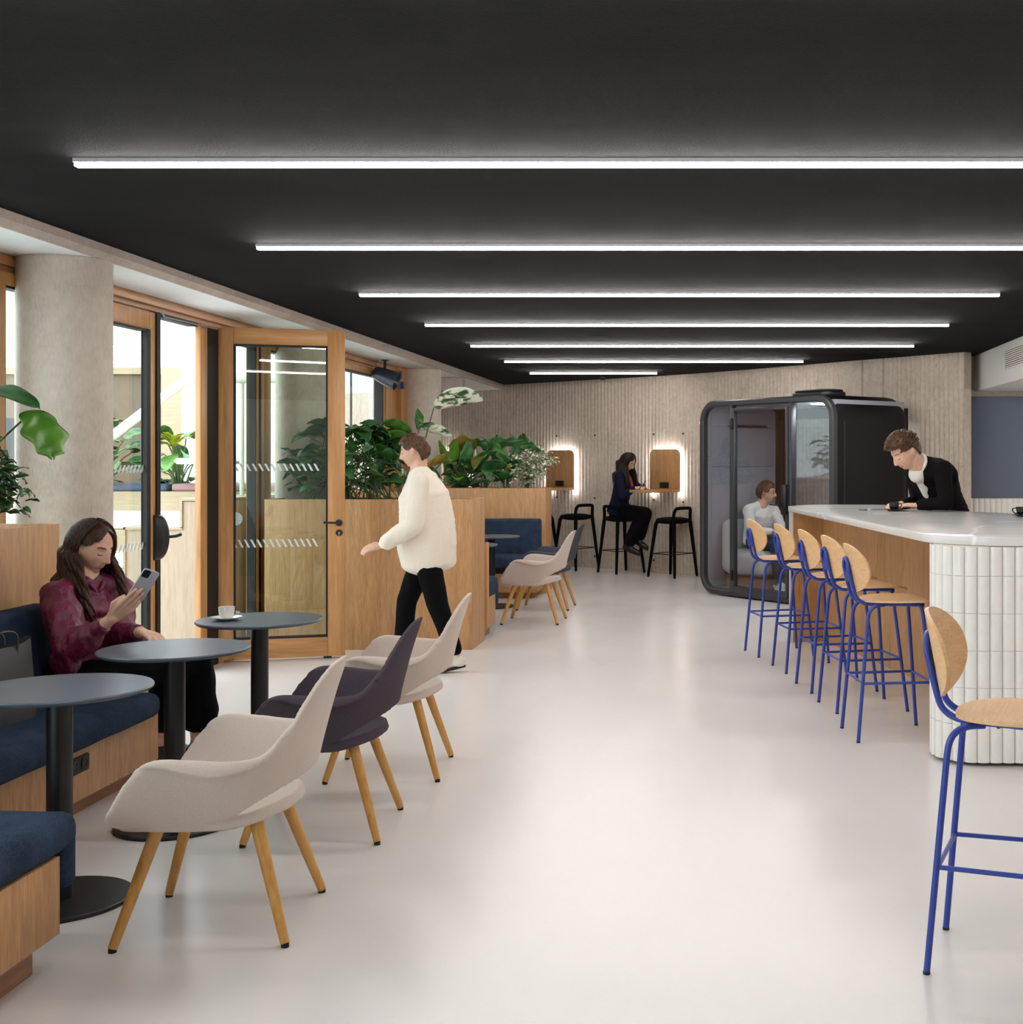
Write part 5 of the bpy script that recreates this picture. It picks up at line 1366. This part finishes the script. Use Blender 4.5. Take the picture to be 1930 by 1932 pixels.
n_.location = (1.17, 9.85, CT+.001); n_.rotation_euler = (0, 0, .3); tag(n_, 'thin dark notebook on the counter left of the leaning man\'s cup', 'notebook')
# ================================================================ plants
def leaf_rows(L, Wd, kind, droop=.5, fold=.25, nu=12, nv=6, roll=0):
    """leaf lying along +x from the origin, +z up; returns rows of points"""
    rows = []; x = z = 0; ang = .35; pts = []
    for i in range(nu+1):
        pts.append((x, z)); x += L/nu*math.cos(ang); z += L/nu*math.sin(ang); ang -= droop*2/nu
    for i in range(nu+1):
        u = i/nu
        if kind == 'lance': w = math.sin(PI*min(1, u*1.0))**.8
        elif kind == 'paddle': w = math.sin(PI*u**.85)**.55
        elif kind == 'heart': w = (1-u)**.62*(1.0 if u > .12 else .72+.28*u/.12)*1.05
        elif kind == 'arrow': w = (1-u)**.8*(.85+.22*math.cos(u*22))
        elif kind == 'lobed': w = (math.sin(PI*(.13+.87*u)**.9)**.55)*(.88+.13*math.cos(u*PI*4.4)) if u < .88 else .16*(1-u)/.12+.04
        else: w = math.sin(PI*u)
        w = max(w, .015)*Wd/2; r = []
        for j in range(-nv, nv+1):
            t = j/nv; back = -.22*L*max(0, .25-u)/.25*t*t if kind in ('heart', 'arrow') else 0
            if kind == 'lobed': back += .10*L*t*t
            yy = t*w; zz = fold*abs(yy)-.5*fold*yy*yy/max(w, 1e-4)
            r.append(V((pts[i][0]+back, yy, pts[i][1]+zz+.004*math.sin(u*17+t*4))))
        rows.append(r)
    return rows
def put_leaf(mb, base, d, L, Wd, kind, droop, fold=.25, roll=0, nu=12, nv=4, mi=0):
    """base of blade, heading d (3d)"""
    d = V(d).normalized(); f = frame(d) if abs(d.z) < .97 else frame(d, (1, 0, 0))
    f = f @ Matrix.Rotation(roll, 3, 'X')
    rows = [[V(base)+f @ p for p in r] for r in leaf_rows(L, Wd, kind, droop, fold, nu, nv)]
    mb.grid(rows, mi)
def build_plant(name, label, loc, mats, stemmat='stem', solid=.0007):
    t = thing(name, label, 'plant', loc); return t
def finish(t, fm, sm_, mats, stemmat='stem'):
    o = fm.build('foliage', [M[m] for m in mats] if len(mats) > 1 else M[mats[0]], t, smooth=180, fix=False)
    m = o.modifiers.new('s', 'SOLIDIFY'); m.thickness = .0012; m.offset = 0; evaluated(o)
    if sm_.v: sm_.build('stems', M[stemmat], t, smooth=70)
def stalks(t, specs, kind, mats, rs=.006, nu=12, seed=1):
    """specs: (tip xyz relative, blade heading, L, W, droop, roll, mat index)"""
    fm, sb = MB(), MB(); rnd = random.Random(seed)
    for s in specs:
        tip, hd, L, Wd, dr, roll = s[:6]; mi = s[6] if len(s) > 6 else 0; kd = s[7] if len(s) > 7 else kind
        tip = V(tip); b = V((rnd.uniform(-.03, .03), rnd.uniform(-.03, .03), -.03)); md = b.lerp(tip, .5)+V((0, 0, .10*tip.length))*.6-V((tip.x, tip.y, 0))*.15
        p = catmull([b, md, tip], 6); sb.tube(p, [rs*(1.2-.6*k/(len(p)-1)) for k in range(len(p))], 7)
        put_leaf(fm, tip, hd, L, Wd, kd, dr, .25, roll, nu, 4, mi)
    finish(t, fm, sb, mats); return t
def bush(t, n, size, L, Wd, kind, mats, seed, base_spread=.05, hmin=.1, droop=.6, shape=None, rs=.004, weights=None, nu=9):
    rnd = random.Random(seed); fm, sb = MB(), MB()
    for i in range(n):
        az = rnd.uniform(-PI, PI); h = hmin+(1-hmin)*rnd.random()**.9
        rr_ = (shape(h) if shape else math.sin(PI*min(1, .15+.75*h))**.7)*math.sqrt(rnd.uniform(.15, 1))
        tip = V((size[0]*rr_*math.cos(az), size[1]*rr_*math.sin(az), size[2]*h))
        b = V((rnd.uniform(-1, 1)*base_spread*size[0]*4, rnd.uniform(-1, 1)*base_spread*size[1]*2, -.03))
        md = b.lerp(tip, .55)+V((0, 0, .12*size[2])); p = catmull([b, md, tip], 4)
        sb.tube(p, [rs]*(len(p)-1)+[rs*.5], 5)
        l = L*rnd.uniform(.7, 1.15); hd = V((math.cos(az+rnd.uniform(-.9, .9)), math.sin(az+rnd.uniform(-.9, .9)), rnd.uniform(-.5, .5)))
        put_leaf(fm, tip, hd, l, Wd*l/L, kind, droop*rnd.uniform(.6, 1.3), .25, rnd.uniform(-.7, .7), nu, 3, rnd.choice(weights) if weights else 0)
    finish(t, fm, sb, mats); return t
def ficus(t, height, rx, n, mats, seed, trail=False, L=.06, leafw=.026):
    rnd = random.Random(seed); fm, sb = MB(), MB()
    for i in range(max(10, n//26)):
        az = rnd.uniform(-PI, PI); r = rx*math.sqrt(rnd.uniform(.1, 1)); zt_ = height*rnd.uniform(.45, 1)
        tip = V((r*math.cos(az), r*math.sin(az), zt_*(1-.25*(r/rx)**2))); p = catmull([V((0, 0, -.03)), V((tip.x*.35, tip.y*.35, tip.z*.6)), tip, tip+V((math.cos(az), math.sin(az), -.9))*height*.16], 8)
        sb.tube(p, .0028, 5)
        for k in range(26):
            q = p[rnd.randrange(5, len(p))]+V((rnd.gauss(0, .022), rnd.gauss(0, .022), rnd.gauss(0, .02)))
            a = rnd.uniform(-PI, PI); l = L*rnd.uniform(.7, 1.2)
            put_leaf(fm, q, (math.cos(a), math.sin(a), rnd.uniform(-.9, .3)), l, leafw*l/L, 'lance', .5, .2, rnd.uniform(-1, 1), 4, 1, rnd.choice([0, 0, 1]) if len(mats) > 1 else 0)
    finish(t, fm, sb, mats); return t

HZ = 1.18
# left: big lobed leaf plant and variegated ficus in the planter behind the woman
t = build_plant('philodendron', 'plant with one huge bright green lobed leaf hanging before the first column', (-3.5, 5.75, HZ), None)
stalks(t, [((.34, .10, .585), (.28, -.16, -.93), .25, .235, .12, 0, 0, 'lobed'), ((.03, .02, .60), (.9, -.1, .25), .42, .20, .7, .3, 1, 'paddle'), ((-.05, -.15, .48), (.6, -.2, .3), .34, .16, .6, -.6, 0, 'paddle'),
          ((.06, -.05, .40), (.55, -.3, -.5), .36, .17, .6, .9, 0, 'paddle'), ((-.05, .2, .42), (-.5, .5, .3), .34, .16, .6, 0, 0, 'paddle'), ((.1, -.3, .38), (.3, -.9, .1), .32, .16, .6, 0, 1, 'paddle')], 'paddle', ['leaf_bright', 'leaf_dark'], .007, 22)
t = build_plant('weeping_fig', 'small leaved variegated fig trailing over the planter at the left edge', (-3.42, 5.82, HZ), None)
ficus(t, .46, .19, 420, ['leaf_var2', 'leaf_dark'], 4, L=.075, leafw=.032)
t = build_plant('philodendron', 'dark leafy plant at the very left edge behind the bag', (-3.5, 5.2, HZ), None)
bush(t, 26, (.25, .3, .5), .22, .13, 'heart', ['leaf_dark', 'leaf_mid'], 9, weights=[0, 0, 1])
# near cross planter
t = build_plant('monstera', 'dense dark green bush just right of the open door', (-3.08, 10.6, HZ), None)
bush(t, 120, (.50, .24, .66), .19, .14, 'heart', ['leaf_dark', 'leaf_mid', 'leaf_var2'], 12, .22, .12, .7, weights=[0, 0, 0, 1, 0, 2], nu=7)
t = build_plant('monstera', 'tall monstera with split leaves rising above the dense bush', (-3.22, 10.62, HZ), None)
stalks(t, [((-.05, -.05, .66), (.8, -.5, -.1), .26, .25, .6, -.5, 0, 'lobed'), ((.16, 0, .55), (.9, -.3, -.2), .28, .27, .7, -.7, 0, 'lobed'), ((-.12, .05, .58), (-.6, -.6, 0), .24, .24, .6, .4, 0, 'lobed'), ((.3, 0, .42), (.9, -.2, -.3), .27, .25, .7, -.7, 1, 'lobed'),
          ((.1, -.1, .4), (.3, -.9, -.1), .25, .24, .6, 0, 0, 'lobed'), ((-.1, -.1, .35), (-.2, -.9, 0), .25, .22, .6, .4, 0, 'lobed'), ((.40, -.05, .28), (.9, -.4, 0), .26, .2, .6, 0, 1, 'heart')], 'lobed', ['leaf_dark', 'leaf_mid'], .007, 26)
t = build_plant('bird_of_paradise', 'tall plant with a big white striped paddle leaf above the walking person', (-2.52, 10.6, HZ), None)
stalks(t, [((.13, 0, .80), (.93, 0, .36), .50, .19, .75, -.9, 0, 'paddle'), ((.0, 0, .64), (.9, 0, -.25), .30, .11, .4, -.9, 0, 'paddle'), ((-.05, 0, .56), (-.9, 0, .45), .28, .15, .4, .9, 1, 'paddle'), ((-.0, 0, .60), (-.1, .1, .9), .20, .09, .3, 1.2, 1, 'lance'),
          ((-.02, 0, .42), (-.9, 0, .6), .30, .18, .3, 1.1, 1, 'paddle'), ((.22, 0, .37), (-.75, -.1, -.35), .20, .10, .4, .9, 2, 'heart')], 'paddle', ['leaf_stripe', 'leaf_mid', 'leaf_rust'], .008, 24)
# plants between / on the far cross planter
t = build_plant('rubber_plant', 'bright upright glossy leaved plant left of the tall arrow leaved one', (-3.05, 14.88, HZ), None)
stalks(t, [((-.15, -.05, .22), (-.35, 0, .95), .40, .12, .2, 1.0, 0, 'lance'), ((.02, -.05, .22), (.2, 0, .9), .40, .17, .3, -.9, 1, 'paddle'), ((.12, -.05, .2), (.7, -.1, .75), .38, .15, .35, -.9, 1, 'paddle'), ((.25, -.05, .25), (.8, -.1, .2), .34, .15, .5, -1.0, 1, 'paddle'),
          ((-.2, -.1, .15), (-.9, -.1, .5), .34, .12, .3, .9, 2, 'lance'), ((.15, -.1, .12), (.9, -.3, .35), .42, .10, .7, -.5, 3, 'lance'), ((.1, -.1, .05), (.9, -.3, .25), .50, .11, .7, -.4, 3, 'lance'), ((0, -.15, .1), (.2, -.9, .3), .3, .15, .6, 0, 0, 'paddle'), ((-.05, -.1, .3), (.1, -.3, .8), .3, .13, .3, 0, 0, 'paddle')],
       'paddle', ['leaf_bright', 'leaf_dark', 'leaf_mid', 'leaf_silver'], .006, 14)
t = build_plant('rubber_plant', 'low round leaved plant at the right end behind the near planter rim', (-3.0, 14.86, HZ), None)
bush(t, 60, (.18, .2, .36), .13, .09, 'heart', ['leaf_mid', 'leaf_dark', 'leaf_var2'], 21, weights=[0, 1, 1, 2])
t = build_plant('philodendron', 'rust tinged broad leaved plant with one yellow leaf on the far planter', (-2.78, 14.90, HZ), None)
stalks(t, [((-.08, 0, .52), (-.8, -.3, .1), .34, .26, .6, .9, 0, 'lobed'), ((.05, 0, .54), (.9, -.1, .05), .50, .22, .35, -1.2, 1, 'arrow'), ((.1, 0, .38), (.8, -.3, -.1), .30, .22, .6, -1.0, 1, 'heart'), ((.2, -.05, .30), (.8, -.4, -.2), .20, .12, .5, -1.0, 2, 'heart'),
          ((.25, -.05, .28), (.9, -.2, .1), .28, .2, .7, -.9, 1, 'lobed'), ((.15, -.1, .16), (.9, -.3, .1), .32, .16, .6, -.9, 1, 'heart'), ((0, -.05, .4), (-.2, -.8, -.3), .3, .24, .6, .2, 0, 'heart'), ((.05, -.1, .24), (.3, -.9, -.2), .28, .2, .6, 0, 1, 'heart')],
       'heart', ['leaf_rust', 'leaf_dark', 'leaf_yellow'], .007, 18)
t = build_plant('elephant_ear', 'tall arrow leaved plant with long arching stalks on the far planter', (-2.52, 14.92, HZ), None)
stalks(t, [((-.16, 0, .50), (-.95, -.1, .28), .36, .20, .35, 1.1, 0, 'arrow'), ((.10, 0, .55), (.85, -.1, -.15), .38, .24, .6, -1.1, 0, 'arrow'), ((.18, 0, .50), (.2, -.2, .6), .24, .22, .7, -1.0, 1, 'arrow'), ((.02, 0, .30), (-.1, -.2, -.95), .30, .24, .2, .1, 2, 'heart'),
          ((.0, -.05, .36), (-.3, -.3, .6), .34, .17, .4, 1.2, 1, 'arrow'), ((.09, 0, .40), (.3, -.1, .85), .30, .16, .5, -1.2, 0, 'arrow'), ((-.2, 0, .26), (-.8, -.3, -.4), .24, .14, .4, .9, 0, 'arrow')], 'arrow', ['leaf_dark', 'leaf_mid', 'leaf_silver'], .009, 26)
t = build_plant('weeping_fig', 'pale cream variegated shrub at the right end of the far planter', (-2.27, 14.90, HZ), None)
ficus(t, .56, .27, 700, ['leaf_var', 'leaf_var'], 33, L=.06, leafw=.03)
# plants outside
t = build_plant('monstera', 'outdoor monstera behind the closed glazed door leaf', (-6.75, 13.75, 1.2), None)
bush(t, 26, (.38, .2, .72), .28, .24, 'lobed', ['leaf_dark', 'leaf_mid'], 41, weights=[0, 1], nu=16, rs=.008)
t = build_plant('philodendron', 'outdoor plant with a yellow crown seen through the open doorway', (-5.86, 13.8, 1.2), None)
bush(t, 24, (.26, .2, .62), .34, .16, 'lance', ['leaf_dark', 'leaf_mid'], 42, weights=[0, 0, 1], nu=10, rs=.008)
t = build_plant('bromeliad', 'yellow green spiky crown above the outdoor philodendron', (-5.90, 13.7, 1.60), None)
rnd = random.Random(8); fm, sb = MB(), MB(); sb.tube([(0, 0, -.45), (0, 0, .1)], .012, 8)
for i in range(18):
    a = rnd.uniform(-PI, PI); put_leaf(fm, (0, 0, .08), (math.cos(a), math.sin(a), rnd.uniform(.1, 1.2)), .26, .07, 'lance', .6, .2, 0, 8, 2)
finish(t, fm, sb, ['leaf_yellow'])
# ================================================================ daylight outside
w = bpy.data.worlds.new('sky'); S.world = w; w.use_nodes = True
bg = w.node_tree.nodes['Background']; bg.inputs['Color'].default_value = (.86, .94, 1, 1); bg.inputs['Strength'].default_value = 2.9
